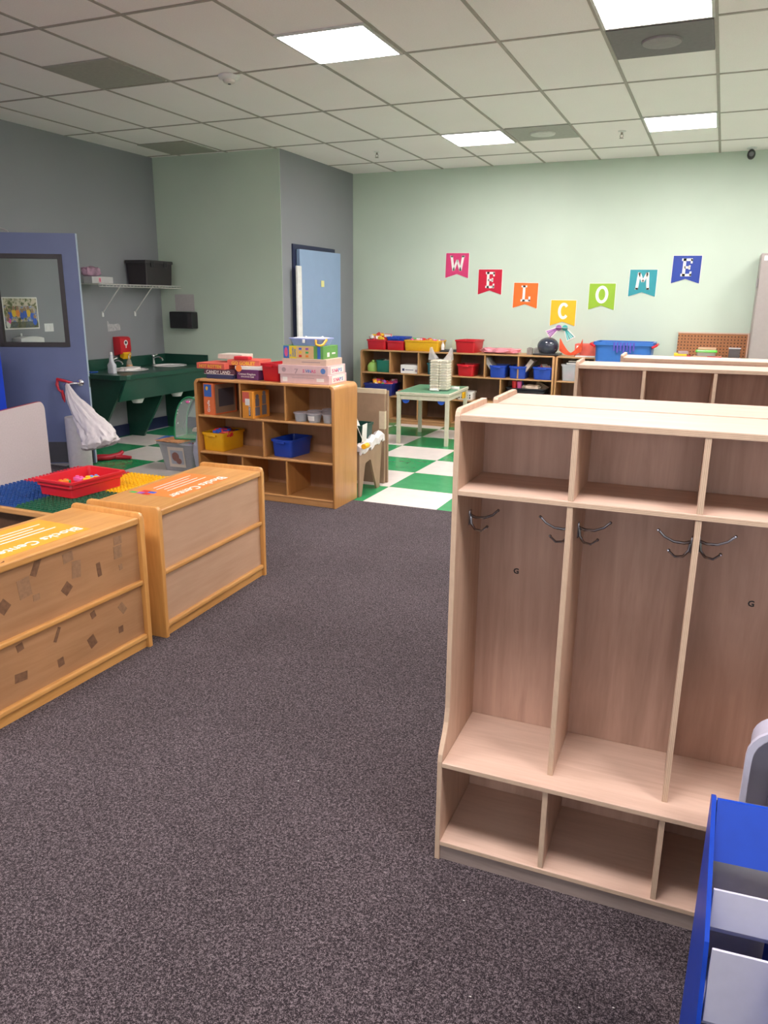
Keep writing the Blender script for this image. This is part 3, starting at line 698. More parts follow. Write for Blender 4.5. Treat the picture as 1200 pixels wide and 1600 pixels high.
wrapped('wrapped_paper', 'pink and white paper in clear wrap on the back shelf', 'paper', (.23, .12, .032), (-2.41, 9.2, .916), plain('pink_wrap', (.66, .22, .26), .3, var=.5, nscale=14), 2)
for k, x in enumerate((-2.045, -1.965)):
    tag(MB().box(-.032,-.03,0,.032,.03,.075,bev=.004).lathe([(0,.075),(.022,.075),(.022,.082),(0,.082)], n=12).build('small_jar', plain('grey_jar', (.24,.22,.20), .3, var=.3), None, False, (x, 9.2, .916)), 'small grey jar %s of a pair on the back shelf' % ('left' if k == 0 else 'right'), 'jar')
hm = thing('bagged_helmet', 'dark blue helmet in clear plastic with black base', 'helmet', (-1.84, 9.22, .916))
MB().box(-.15,-.13,0,.15,.13,.022,bev=.01).build('base', BLACKP, hm)
b = MB().blob((0,0,.1), (.125,.115,.105), sub=3); b.build('shell', plain('dark_blue_shell', (.014,.018,.04), .1), hm, True)
b = MB(); g = bmesh.ops.create_icosphere(b.bm, subdivisions=3, radius=1)
for v in g['verts']:
    c = v.co; k = 1+.06*math.sin(13*c.x)+.06*math.sin(15*c.y+1)+.06*math.sin(12*c.z)
    v.co = Vector((c.x*.175*k-.03, c.y*.125*k, max(.02, .09+c.z*.13*k)))
b.build('plastic_wrap', plain('clear_wrap', (.75,.77,.75), .12, alpha=.035, var=.05), hm, True)
# row 1 and 2 of unit A
zr = .636; zq = .346
bt = thing('squeeze_bottle', 'lime green squeeze bottle at the left in the back shelf', 'bottle', (-4.07, 9.2, zr))
MB().lathe([(0,0),(.07,0),(.076,.02),(.076,.07),(.055,.105),(.03,.12),(0,.12)], n=20).build('body', LIME, bt, True); MB().lathe([(0,.118),(.025,.118),(.02,.14),(0,.145)], n=16).build('cap', LIME, bt, True)
tote('storage_bin', 'green bin beside the lime bottle in the back shelf', 'bin', TEAL, .21, .26, .15, (-3.89, 9.215, zr), 0, 'plastic bins', .88)
toys('white odds and ends in the green bin', .14, .16, .03, (-3.89, 9.215, zr+.105), n=10, size=.04, cols=[6], seed=6)
t = carton('craft_box', 'white printed carton in the middle cubby of the back shelf', 'box', (.245, .2, .105), (-3.53, 9.20, zr), .02, WHITEC)
fpatch(t, -.10, .03, -.07, .06, -.1, NAVYC, 'printed_picture'); MB().box(-.06,-.1008,.04,.05,-.1,.048).build('print_line', NAVYC, t); fpatch(t, .07, .02, .1, .05, -.1, GREYT, 'printed_picture')
tote('mesh_basket', 'teal basket partly hidden behind the clear bag', 'basket', plastic('teal_basket_plastic', (.012,.13,.14)), .22, .26, .14, (-3.19, 9.21, zr), 0, None, .9)
toys('bits lying in the teal basket', .15, .15, .02, (-3.19, 9.21, zr+.09), n=8, size=.04, cols=[6, 4], seed=7)
tote('storage_bin', 'navy bin overflowing with toys in the back shelf', 'bin', NAVYP, .40, .33, .15, (-3.94, 9.20, zq), 0, 'plastic bins', .9)
toys('bright mixed toys overflowing the navy bin', .33, .24, .05, (-3.94, 9.2, zq+.105), n=46, size=.05, seed=8)
t = carton('craft_box', 'small red carton right of the navy bin', 'box', (.17, .2, .075), (-3.60, 9.20, zq), .0, REDC); fpatch(t, -.07, .02, .06, .028, -.1, WHITEC, 'print_line'); fpatch(t, -.03, .045, .07, .052, -.1, WHITEC, 'print_line')
# unit B
tote('storage_bin', 'red bin in the first cubby right of the clear bag', 'bin', RED, .22, .29, .14, (-2.80, 9.22, zr), 0, 'plastic bins', .84, handle=True)
for k, (x, l, s) in enumerate(((-2.40, 'blue bin with a picture book leaning left', -1), (-2.16, 'blue bin with a picture book leaning right', 1), (-1.86, 'blue bin alone in the last cubby before the clear tub', 0))):
    tote('storage_bin', l, 'bin', BLUE, .205 if s else .24, .29, .145, (x, 9.22, zr), 0, 'plastic bins', .86, handle=True)
    if s:
        o = MB().box(-.025, -.10, 0, .025, .10, .23, bev=.002).build('picture_book', [paper('grey_book', (.42,.38,.36)) if s < 0 else paper('beige_book', (.52,.42,.36))], None, False, (x+s*.03, 9.23, zr+.03))
        o.rotation_euler = (0, s*.62, 0); tag(o, 'thin picture book leaning %s out of a blue bin' % ('left' if s < 0 else 'right'), 'book')
toys('white scraps in the lone blue bin', .12, .12, .02, (-1.86, 9.22, zr+.10), n=7, size=.05, cols=[6], seed=9)
tote('storage_basket', 'white perforated basket in the back shelf right of the table', 'basket', WHITEC, .21, .2, .10, (-2.80, 9.19, zq), 0, None, .9, holes=True)
tote('storage_crate', 'dark crate under the tray of brushes in the back shelf', 'crate', BLACKP, .46, .28, .15, (-2.05, 9.215, zq), 0, None, .95)
zk = zq+.1502
b = MB().loft([rrect(0,0,.44,.24,.03,0), rrect(0,0,.48,.27,.03,.03), rrect(0,0,.46,.25,.03,.03), rrect(0,0,.42,.22,.03,.005)]); tag(b.build('craft_tray', plastic('charcoal_tray', (.035,.035,.045)), None, True, (-2.05, 9.215, zk)), 'dark tray of brushes and cloth in the back shelf', 'tray')
for k, (x, y, tilt, mm) in enumerate(((-2.14, 9.2, .05, TOYCOL[6]), (-2.10, 9.22, -.25, TOYCOL[2]), (-2.17, 9.24, -.35, CREAMC))):
    o = MB().tube([(0,0,0),(0,0,.16)], .006).tube([(0,0,.15),(0,0,.20)], [.012, .016]).build('paint_brush', mm, None, True, (x, y, zk+.03)); o.rotation_euler = (0, tilt, 0)
    tag(o, ('upright white brush', 'blue brush', 'tan brush leaning left')[k]+' standing in the dark tray', 'brush')
for k in range(2):
    tag(MB().lathe([(0,0),(.026,0),(.03,.1),(.027,.1),(.024,.004),(0,.004)], n=16).build('craft_cup', TOYCOL[5 if k else 0], None, True, (-2.20+k*.062, 9.15, zk+.0065)), ('red','pink')[k]+' paper cup in the dark tray', 'cup')
wrapped('cloth_bundle', 'beige cloth bundle in the dark tray', 'cloth', (.11, .08, .03), (-1.99, 9.19, zk+.007), plain('beige_cloth', (.62,.48,.36), .9), 5)
o = MB().prism([(-.10,0),(.08,0),(.10,.04),(.03,.06),(-.06,.12),(-.05,.06)], 'y', -.03, .03, 0, 0, .01).build('cloth_bundle', plain('tan_cloth', (.45,.32,.21), .9), None, True, (-1.90, 9.28, zk+.007)); tag(o, 'tan pointed cloth at the right of the dark tray', 'cloth')
# unit C
tote('clear_tub', 'clear plastic tub of papers in the narrow back shelf', 'tub', CLEAR, .36, .28, .19, (-1.47, 9.215, zr), 0, None, .88)
toys('papers and bits seen inside the clear tub', .24, .18, .05, (-1.47, 9.215, zr+.006), n=18, size=.06, cols=[6, 6, 4, 5], seed=10)
t = thing('paper_pile', 'pile of papers on the lid of the clear tub', 'paper', (-1.47, 9.19, .83)); 
for k in range(3): MB().box(-.12+.01*k,-.09,.012*k,.13-.01*k,.09,.012*k+.011).build('sheet_pad', (WHITEC, paper('dark_pad', (.05,.045,.045)), CREAMC)[k], t)
# orange felt crown shape
b = MB(); n = 14; rings = []
for i in range(n+1):
    u = i/n; x = -.17+.34*u
    up = .165*(abs(2*u-1)**1.3)*(1.15 if u < .5 else .9); lo = .02+.06*(abs(2*u-1)**2)
    y = -.02*math.sin(u*7)
    if i in (0, n): up = lo+.10
    rings.append([(x, y-.012, lo-.04), (x, y-.018-.01*math.sin(5*u*PI), (lo+up)/2), (x, y-.006, up+.01), (x, y+.006, up+.01), (x, y+.02, (lo+up)/2), (x, y+.012, lo-.04)])
b.loft(rings); tag(b.build('felt_crown', plain('orange_felt', (.72,.085,.03), .9, var=.15), None, True, (-1.56, 9.13, .945)), 'crumpled orange felt piece on the narrow back shelf', 'felt').scale = (.76, 1, .9)
t = thing('picture_book', 'red book lying behind the orange felt on the back shelf', 'book', (-1.40, 9.26, .916)); MB().box(-.12,-.1,0,.12,.1,.14,bev=.003).build('cover', REDC, t); fpatch(t, -.10, .02, -.06, .12, -.1, WHITEC)
t = thing('paper_pile', 'loose white sheets lying on the narrow back shelf', 'paper', (-1.385, 9.12, .916)); MB().box(-.11,-.045,0,.11,.035,.012).build('sheet_pad', WHITEC, t)
# big blue tub with red handles
t = thing('storage_tub', 'large blue tub with red handles near the back wall', 'tub', (-.955, 9.06, .6115), .0)
MB().loft([rrect(0,0,.54,.36,.05,0), rrect(0,0,.60,.40,.05,.45), rrect(0,0,.64,.43,.05,.455), rrect(0,0,.64,.43,.05,.49), rrect(0,0,.60,.39,.05,.49), rrect(0,0,.53,.35,.04,.006)]).build('body', plastic('mid_blue_plastic', (.035,.15,.48)), t, True)
for s in (-1, 1): MB().tube([(s*.30,-.21,.44),(s*.345,-.19,.465),(s*.345,.02,.47),(s*.30,.1,.44)], .013).build('handle', RED, t, True)
b = MB()
for i in range(7): b.box(-.10+i*.034, -.218, .40-.02*(i % 2), -.082+i*.034, -.206, .489, bev=.002)
b.build('lace', plastic('violet_plastic', (.09,.07,.42)), t)
tag(MB().box(-.08,-.09,0,.08,.09,.03,bev=.002).build('picture_book', paper('red_book_cover', (.55,.03,.05)), None, False, (-.55, 9.17, .945)), 'red book right of the large blue tub', 'book') if False else None
for k, (mm, l, x) in enumerate(((paper('red_book_cover', (.55,.03,.05)), 'red book lying below a yellow one right of the blue tub', -.36), (YELC, 'yellow book on a red one right of the blue tub', -.37), (GREYT, 'grey book topmost right of the blue tub', -.33))):
    tag(MB().box(-.07,-.09,0,.09-.03*k,.09,.022,bev=.002).build('picture_book', mm, None, False, (x, 9.13, .9455+.0225*k), .05*k), l, 'book', 'books lying before the pegboard')
# pegboard and goods
def peg_mat():
    m, nt, b = _new('pegboard'); tc = nt.nodes.new('ShaderNodeTexCoord'); sp = nt.nodes.new('ShaderNodeSeparateXYZ'); nt.links.new(tc.outputs['Object'], sp.inputs[0])
    def cell(s): return _math(nt, 'SUBTRACT', _math(nt, 'FRACT', _math(nt, 'MULTIPLY', s, 1/.034)), .5)
    a, c = cell(sp.outputs[0]), cell(sp.outputs[2])
    r = _math(nt, 'SQRT', _math(nt, 'ADD', _math(nt, 'MULTIPLY', a, a), _math(nt, 'MULTIPLY', c, c)))
    hole = _math(nt, 'LESS_THAN', r, .2)
    n = _noise(nt, _coords(nt), 40)
    nt.links.new(_mix(nt, hole, _ramp(nt, n, [(.3, (.33,.135,.05)), (.7, (.39,.165,.065))]), (.05, .02, .01)), b.inputs['Base Color']); b.inputs['Roughness'].default_value = .6
    return m
t = thing('pegboard', 'brown pegboard leaning at the back wall beside the grey cabinet', 'pegboard', (-.065, 9.42, .9455))
MB().box(-.365,-.006,0,.365,.006,.25).build('board', peg_mat(), t)
MB().box(-.37,-.01,.25,.37,.01,.262).build('frame', BIRCH_X, t); MB().box(.345,-.012,0,.37,.0,.25).build('frame', BIRCH_X, t)
t = thing('food_container', 'clear container with green lid before the pegboard', 'container', (-.115, 9.1, .975)); MB().loft([rrect(0,0,.18,.12,.02,0), rrect(0,0,.205,.14,.02,.04)]).build('box', CLEAR, t, True); MB().loft([rrect(0,0,.215,.15,.02,.038), rrect(0,0,.22,.155,.02,.048), rrect(0,0,.2,.14,.02,.062)]).build('lid', plastic('bright_green', (.12,.5,.06)), t, True)
tag(MB().box(-.09,-.06,0,.09,.06,.022,bev=.004).build('wood_block', TAN_NEW, None, False, (-.11, 9.1, 1.038)), 'tan wooden block lying on the green lid', 'block')
t = carton('game_box', 'flat red and tan box under the green-lidded container', 'box', (.28, .16, .028), (-.10, 9.1, .9455), 0, TAN_NEW); fpatch(t, 0, 0, .14, .028, -.08, RED)
t = thing('glass_jar', 'small clear jar with dark contents beside the grey cabinet', 'jar', (.16, 9.1, .9455)); MB().box(-.06,-.05,0,.06,.05,.012,bev=.003).build('base', BLACKP, t); MB().box(-.055,-.045,.012,.055,.045,.11,bev=.004).build('box', plain('smoky_plastic', (.10,.10,.11), .1, alpha=.7), t); MB().box(-.06,-.05,.11,.06,.05,.122,bev=.003).build('lid', CLEAR, t)
# tall grey metal cabinet
t = thing('metal_cabinet', 'tall grey metal cabinet at the right edge by the back wall', 'cabinet', (.295, 8.99, 0))
GM = plain('grey_metal', (.34, .295, .275), .45, .2, .03)
MB().box(0,0,.03,.91,.42,2.01,bev=.004).build('body', GM, t); MB().box(.02,.02,0,.89,.40,.03).build('base', BLACKP, t)
for s in (0, 1): MB().box(.006+s*.452,-.018,.05,.452+s*.452,0,1.99,bev=.004).build('door', GM, t)
MB().box(-.016,-.012,1.68,-.002,.012,1.77,bev=.003).build('hinge', plain('hinge_metal', (.3,.27,.26), .4, .6), t); MB().box(.03,-.0195,1.94,.075,-.018,1.985).build('tag_label', WHITEC, t)

# ------------------------------------------------------------------ WELCOME pennants
def pennant(letter, col, x, z, tilt, w=.292, h=.292, strokes=()):
    t = thing('letter_pennant', '%s pennant with white letter %s on the back wall' % (col[0], letter[1]), 'pennant', (x, BY, z), 0, 'welcome pennants')
    t.rotation_euler = (0, tilt, 0)
    pts = [(-w/2, 0), (-w/2, -h), (0, -h+.048), (w/2, -h), (w/2, 0)]
    MB().prism(pts, 'y', -.0055, -.0015).build('paper_flag', plain('pennant_'+col[0].replace(' ', '_'), col[1], .35, var=.05, nscale=9), t)
    q = [(p[0]*1.035, p[1]*1.03+.004) for p in pts]
    MB().prism(q, 'y', -.0015, 0).build('white_edge', WHITEC, t)
    b = MB(); sw = .030
    def bar(x0, z0, x1, z1, wd=sw):
        d = Vector((x1-x0, z1-z0)); L = d.length; d /= L; nrm = Vector((-d.y, d.x))*wd/2
        b.prism([(x0+nrm.x, z0+nrm.y), (x0-nrm.x, z0-nrm.y), (x1-nrm.x, z1-nrm.y), (x1+nrm.x, z1+nrm.y)], 'y', -.0068, -.0055)
    def arcs(cx, cz, rx, rz, a0, a1, n=20, wd=sw):
        o = [(cx+(rx+wd/2)*math.cos(a0+(a1-a0)*i/n), cz+(rz+wd/2)*math.sin(a0+(a1-a0)*i/n)) for i in range(n+1)]
        i_ = [(cx+(rx-wd/2)*math.cos(a0+(a1-a0)*i/n), cz+(rz-wd/2)*math.sin(a0+(a1-a0)*i/n)) for i in range(n+1)]
        for k in range(n): b.prism([o[k], o[k+1], i_[k+1], i_[k]], 'y', -.0068, -.0055)
    T, Bm = -.03, -.215
    L = letter[0]
    if L == 'W':
        bar(-.075, T, -.045, Bm+.01); bar(-.045, Bm+.01, 0, -.08, .026); bar(0, -.08, .045, Bm+.01, .026); bar(.045, Bm+.01, .075, T); bar(-.095, T-.008, -.055, T-.008, .018); bar(.055, T-.008, .095, T-.008, .018)
    if L == 'E':
        bar(-.025, T, -.025, Bm); bar(-.055, T-.012, .055, T-.012, .026); bar(-.055, Bm+.012, .055, Bm+.012, .026); bar(-.025, -.122, .03, -.122, .024); bar(.046, T-.004, .046, T-.05, .02); bar(.046, Bm+.004, .046, Bm+.05, .02); bar(.03, -.10, .03, -.145, .018)
    if L == 'L':
        bar(-.02, T, -.02, Bm); bar(-.055, T-.010, .015, T-.010, .022); bar(-.055, Bm+.012, .06, Bm+.012, .026); bar(.05, Bm+.005, .05, Bm+.06, .022)
    if L == 'C': arcs(.005, -.122, .048, .078, PI*.22, PI*1.78, wd=.034)
    if L == 'O': arcs(0, -.122, .055, .082, 0, 2*PI, wd=.034)
    if L == 'M':
        bar(-.06, Bm, -.045, T); bar(.06, Bm, .045, T); bar(-.045, T-.005, 0, -.13, .028); bar(.045, T-.005, 0, -.13, .028); bar(-.078, Bm+.008, -.045, Bm+.008, .018); bar(.045, Bm+.008, .078, Bm+.008, .018)
    b.build('lettering', WHITEC, t)
for L, c, x, z, a in ((('W','W'), ('pink', (.62,.045,.16)), -3.063, 2.083, .014), (('E','E nearest the W'), ('crimson', (.52,.008,.035)), -2.640, 1.890, .007), (('L','L'), ('orange', (.80,.15,.018)), -2.194, 1.734, .017),
                      (('C','C'), ('yellow', (.85,.46,.012)), -1.736, 1.538, .004), (('O','O'), ('lime green', (.27,.46,.022)), -1.305, 1.727, .0), (('M','M'), ('teal', (.022,.28,.32)), -.867, 1.877, .007), (('E','E at the right end'), ('royal blue', (.012,.045,.30)), -.42, 2.020, .01)):
    pennant(L, c, x, z, a)
# two tassels
def tassel(label, hx, hz, dx, dz, col, loc):
    t = thing('paper_tassel', label, 'decoration', loc)
    d = Vector((dx, dz)); d.normalize(); p = Vector((-d.y, d.x)); Lg = .155
    b = MB(); o = [Vector((0,0))+p*.02, d*Lg+p*.065, d*Lg-p*.05, Vector((0,0))-p*.02]
    b.prism([tuple(v) for v in o], 'y', -.002, 0)
    b.lathe([(0,0),(.042,0),(.042,.002),(0,.002)], n=18).build('white_backing', WHITEC, t)
    m = plain('tassel_'+col[0], col[1], .5, var=.1)
    o = MB().lathe([(0,0),(.034,0),(.034,.002),(0,.002)], n=18).build('ball', m, t, False, (0, -.002, 0)); o.rotation_euler = (PI/2, 0, 0)
    for k in range(4):
        s = (k-1.5)
        a0 = d*.03+p*s*.006; a1 = d*(Lg-.012)+p*(s*.024+.006)
        w0, w1 = .004, .008
        MB().prism([tuple(a0+p*w0), tuple(a1+p*w1), tuple(a1-p*w1), tuple(a0-p*w0)], 'y', -.004, -.002).build('strand', m if k % 2 else plain('tassel_pale_'+col[0], sc(col[1], 1.6), .5), t)
tassel('purple paper tassel below the yellow C pennant', 0, 0, -.82, -.5, ('purple', (.34,.12,.38)), (-1.775, BY-.001, 1.222))
tassel('teal paper tassel below the yellow C pennant', 0, 0, .45, -.8, ('teal', (.06,.38,.36)), (-1.70, BY-.004, 1.222))

# ------------------------------------------------------------------ green table with the clear bag
t = thing('activity_table', 'small green topped table with cream legs on the checker floor', 'table', (-2.885, 8.19, 0), .06)
CREAM = plain('cream_paint', (.62, .58, .45), .45); TGREEN = plain('green_laminate', (.10, .30, .17), .35)
MB().box(-.30,-.43,.535,.30,.43,.565,bev=.004).build('tabletop_edge', CREAM, t); MB().box(-.288,-.418,.5645,.288,.418,.5668).build('tabletop', TGREEN, t)
for sx in (-1, 1):
    for sy in (-1, 1): MB().box(sx*.272-.02, sy*.40-.02, 0, sx*.272+.02, sy*.40+.02, .535, bev=.003).build('leg', CREAM, t)
for a in ((-.25,-.41,.25,-.395), (-.25,.395,.25,.41), (-.282,-.38,-.267,.38), (.267,-.38,.282,.38)): MB().box(a[0],a[1],.485,a[2],a[3],.535).build('apron', CREAM, t)
for x in (-.20, .20): MB().lathe([(0,0),(.04,0),(.04,.018),(0,.018)], n=18).build('blue_knob', plastic('knob_blue', (.02,.10,.55)), t, True, (x, -.372, .482)).rotation_euler = (PI/2, 0, 0)
MB().box(.284,.18,.45,.30,.30,.52,bev=.004).build('yellow_clip', YEL, t)
bg = thing('shopping_bag', 'clear plastic bag of wrapped white packs on the green table', 'bag', (-2.775, 8.10, .5668), .06)
b = MB()
for k in range(11):
    z = .012+k*.029; rnd = random.Random(k)
    for s in (-1, 1): b.box(s*.052-.05, -.075, z, s*.052+.05, .075, z+.028, bev=.009, m=k % 2)
b.build('packs', [plain('cream_pack', (.80,.72,.56), .6, var=.12, nscale=25), plain('white_pack', (.86,.80,.68), .6, var=.15, nscale=25)], bg)
b = MB()
for k in range(11):
    z = .012+k*.029
    for s in (-1, 1): b.box(s*.052-.03, -.0764, z+.008, s*.052+.026+.01*(k % 3), -.0748, z+.0115).box(s*.052-.022, -.0764, z+.017, s*.052+.03-.012*(k % 2), -.0748, z+.020)
b.build('pack_print', plain('pack_print_grey', (.33,.30,.24), .7), bg)
n = 24; rings = []
for z, w, d in ((0,.105,.085),(.02,.118,.095),(.12,.12,.098),(.25,.122,.10),(.34,.126,.09)):
    rings.append([((w+.008*math.sin(5*i+z*40))*math.copysign(abs(math.cos(2*PI*i/n))**.5, math.cos(2*PI*i/n)), (d+.006*math.sin(7*i+z*30))*math.copysign(abs(math.sin(2*PI*i/n))**.5, math.sin(2*PI*i/n)), z) for i in range(n)])
CLB = plain('clear_film', (.80,.80,.78), .15, alpha=.12, var=.05)
MB().loft(rings, 0, True, False).build('film', CLB, bg, True)
for s in (-1, 1):
    MB().loft([[(s*.125,-.06,.33),(s*.045,-.075,.34),(s*.045,.075,.34),(s*.125,.06,.33)], [(s*.128,-.03,.39),(s*.085,-.04,.40),(s*.085,.04,.40),(s*.128,.03,.39)], [(s*.125,-.012,.46),(s*.108,-.015,.465),(s*.108,.015,.465),(s*.125,.012,.46)]]).build('bag_ear', plain('film_ear', (.62,.60,.58), .2, alpha=.45, var=.1), bg, True)
wrapped('crumpled_tissue', 'crumpled white tissue at the foot of the clear bag', 'tissue', (.05, .03, .014), (-2.80, 7.975, .5668), WHITEC, 8)
wrapped('crumpled_tissue', 'white tissue scrap right of the clear bag on the table', 'tissue', (.045, .03, .016), (-2.64, 8.23, .5668), WHITEC, 9)

# ------------------------------------------------------------------ cardboard stand behind the maple shelf
CARD = plain('cardboard', (.31, .205, .125), .75, var=.08, nscale=12); CARDD = plain('cardboard_edge', (.42, .29, .18), .8)
t = thing('cardboard_sheet', 'tall brown cardboard sheet with pale tape behind the bench', 'cardboard', (-2.545, 5.955, 0), 0)
MB().box(-.62,-.03,0.0,.03,.0,.80,bev=.004).build('front_sheet', CARD, t); MB().box(-.62,.004,0,.045,.03,.79,bev=.004).build('rear_sheet', CARD, t)
MB().box(-.02,-.032,.47,.0322,.002,.62).build('packing_tape', plain('pale_tape', (.62,.52,.36), .3), t); MB().box(-.6,-.032,.765,.032,.002,.803).build('packing_tape', plain('pale_tape', (.62,.52,.36), .3), t)
t = thing('step_bench', 'brown bench with arched legs behind the maple shelf', 'bench', (-2.50, 5.39, .0))
def bend(x):
    out = [(0,0),(.045,0),(.105,.24)] + [(.12,.262),(.21,.275),(.225,.262)] + [(.345,0),(.40,0),(.45,.40),(.40,.425),(.30,.43),(.22,.405),(.14,.41),(.06,.385),(0,.37)]
    MB().prism(out, 'x', x-.018, x, 0, 0, .002).build('end_panel', CARD, t)
bend(0); bend(-.55)
MB().box(-.535,.0,.18,-.018,.018,.36).build('side_panel', CARD, t); MB().box(-.535,.40,.28,-.018,.418,.41).build('side_panel', CARD, t); MB().box(-.535,.02,.28,-.018,.40,.295).build('floor_panel', CARD, t)
b = MB(); rings = []
for i in range(19):
    y = -.0+.47*i/18; z = .375+.055*(i/18)+.012*math.sin(i*1.3); q = .012*math.sin(i*2.1)
    rings.append([(-.05, y, z+.03), (-.02+q*.3, y, z+.045), (.012+q*.4, y, z+.02), (.016+q*.5, y, z-.03+q), (.006, y, z-.035+q)])
b.loft(rings, 0, True, True); b.build('bag_liner', plain('white_film', (.74,.70,.68), .3, alpha=.9, var=.12), t, True)
tote('waste_bin', 'dark green bin inside the brown bench', 'bin', plastic('dark_green_bin', (.012,.06,.045)), .26, .26, .26, (-2.66, 5.62, .2965), 0, None, .85)
o = MB().box(-.0008,-.07,0,.0008,.07,.24).build('paper_sheet', WHITEC, None, False, (-2.55, 5.57, .45)); o.rotation_euler = (.25, -.35, .3); tag(o, 'white printed sheet sticking out of the green bin', 'paper')
o = MB().box(-.0008,-.055,0,.0008,.055,.14).build('paper_sheet', WHITEC, None, False, (-2.497, 5.47, .44)); o.rotation_euler = (0, .05, .1); tag(o, 'plain white sheet beside the yellow tube', 'paper')
o = MB().tube([(0,0,0),(0,.075,0)], .021, 16).build('yellow_tube', YEL, None, True, (-2.462, 5.385, .415)); tag(o, 'yellow tube end poking past the maple shelf side', 'tube')

# ------------------------------------------------------------------ sink counter
SG = plain('forest_green_laminate', (.012, .065, .042), .3, var=.08); SGD = plain('forest_green_edge', (.012, .075, .05), .35)
t = thing('sink_counter', 'dark green double sink counter along the grey wall', 'sink counter', (LX, 6.12, 0))
Lc = GY-6.12-.002
pts = [(0.001,0),(.60,0),(.64,.012),(.69,.06),(.70,.10),(.70,Lc),(0.001,Lc)]
MB().prism(pts, 'z', .715, .765, 0, 0, .006).build('countertop', SG, t)
MB().box(.001,0,.765,.02,Lc,.88,bev=.003).build('backsplash', SG, t); MB().box(.02,Lc-.02,.765,.63,Lc,.88,bev=.003).build('backsplash', SG, t)
ap = MB(); ap.prism([(.66,.715),(.68,.715),(.565,.49),(.545,.49)], 'y', .06, Lc-.01); ap.build('apron', SGD, t)
for y in (.06, .80, Lc-.04):
    MB().prism([(.001,.0),(.215,.0),(.66,.714),(.001,.714)], 'y', y, y+.03, 0, 0, .002).build('leg_panel', SG, t)
for yc in (.53, 1.20):
    SKX = .27
    sk = MB(); n = 32
    sk.lathe([(.205,.0),(.215,.006),(.20,.012),(.185,.008),(.17,-.01),(.13,-.035),(.03,-.045),(0,-.045)], n=n, sx=.82, sy=1)
    s_ = sk.build('basin', plain('sink_porcelain', (.78,.76,.74), .15), t, True, (SKX+.06, yc, .766))
    # trap below
    MB().lathe([(0,0),(.05,0),(.075,.05),(.085,.10),(0,.10)], n=18).build('drain_bowl', WHITEP, t, True, (.44, yc-.05, .43))
    fa = MB(); fx = .10
    fa.lathe([(0,0),(.028,0),(.028,.008),(.02,.014),(.018,.06),(.02,.08),(0,.085)], c=(fx, yc, .766), n=16)
    fa.tube([(fx,yc,.82),(fx+.03,yc,.85),(fx+.08,yc,.86),(fx+.12,yc,.845),(fx+.13,yc,.825)], .011); fa.tube([(fx,yc,.85),(fx+.0,yc+.02,.875),(fx+.01,yc+.06,.885)], .008); fa.blob((fx,yc,.87),(.02,.02,.02))
    fa.build('faucet', CHROME, t, True)
wrapped('paper_towel', 'crumpled white paper towel lying in the left basin', 'paper towel', (.07, .14, .022), (-5.83, 6.66, .757), WHITEC, 3)
t = thing('spray_bottle', 'clear white squirt bottle at the front of the left basin', 'bottle', (-5.74, 6.30, .7655))
MB().loft([rrect(0,0,.085,.06,.02,0), rrect(0,0,.088,.062,.02,.085), rrect(0,0,.05,.045,.02,.115), rrect(0,0,.03,.03,.012,.19)]).build('body', plain('milky_plastic', (.62,.64,.68), .25, alpha=.9), t, True); MB().lathe([(0,.19),(.017,.19),(.014,.215),(0,.215)], n=14).build('cap', WHITEP, t, True)
t = thing('soap_bottle', 'small bottle of orange soap between the basins', 'bottle', (-6.035, 6.90, .7655))
MB().lathe([(0,0),(.036,0),(.038,.02),(.02,.085),(.012,.10),(0,.10)], n=18).build('body', plain('soap_clear', (.70,.62,.5), .1, alpha=.35), t, True); MB().lathe([(0,.003),(.034,.003),(.033,.035),(0,.035)], n=18).build('soap', plain('amber_soap', (.75,.32,.04), .2), t, True); MB().tube([(0,0,.10),(0,0,.145),(.03,-.01,.15)], .006).build('pump', WHITEP, t, True)
tag(MB().box(-.09,-.05,0,.09,.05,.012,bev=.003).build('sponge_cloth', plastic('bright_blue_cloth', (.02,.10,.45)), None, False, (-6.02, 6.25, .7655)), 'flat blue cloth at the left end of the sink counter', 'cloth')
t = thing('soap_dispenser', 'red wall soap dispenser with yellow push bar', 'dispenser', (LX, 6.87, .90))
MB().prism([(0,0),(.09,.02),(.105,.06),(.10,.19),(.08,.205),(0,.205)], 'y', -.085, .085, 0, 0, .008).build('housing', plastic('dispenser_red', (.58,.015,.025)), t, True)
MB().prism([(.05,-.02),(.095,-.035),(.115,.02),(.09,.045),(.05,.04)], 'y', -.05, .07, 0, 0, .006).build('push_bar', YEL, t, True)
o = MB().lathe([(0,0),(.03,0),(.03,.001),(0,.001)], n=20).box(-.007,-.055,0,.007,-.02,.001).build('emblem', WHITEC, t, False, (.105, 0, .14)); o.rotation_euler = (PI/2, 0, PI/2)
o = MB().lathe([(0,.001),(.016,.001),(.016,.002),(0,.002)], n=16).build('emblem', INK, t, False, (.105, 0, .143)); o.rotation_euler = (PI/2, 0, PI/2)
tag(MB().prism([(-.10,.02),(-.095,-.05),(-.02,-.05),(.03,-.045),(.10,-.04),(.095,.015),(.07,.03),(.0,.025),(-.07,.03),(-.085,.06),(-.10,.06)], 'x', 0, .0015).build('bare_patch', plain('primer_white', (.42,.41,.42), .7, var=.2, nscale=40), None, False, (LX, 6.82, 1.215)), 'torn pale patch on the grey wall above the red dispenser', 'patch')
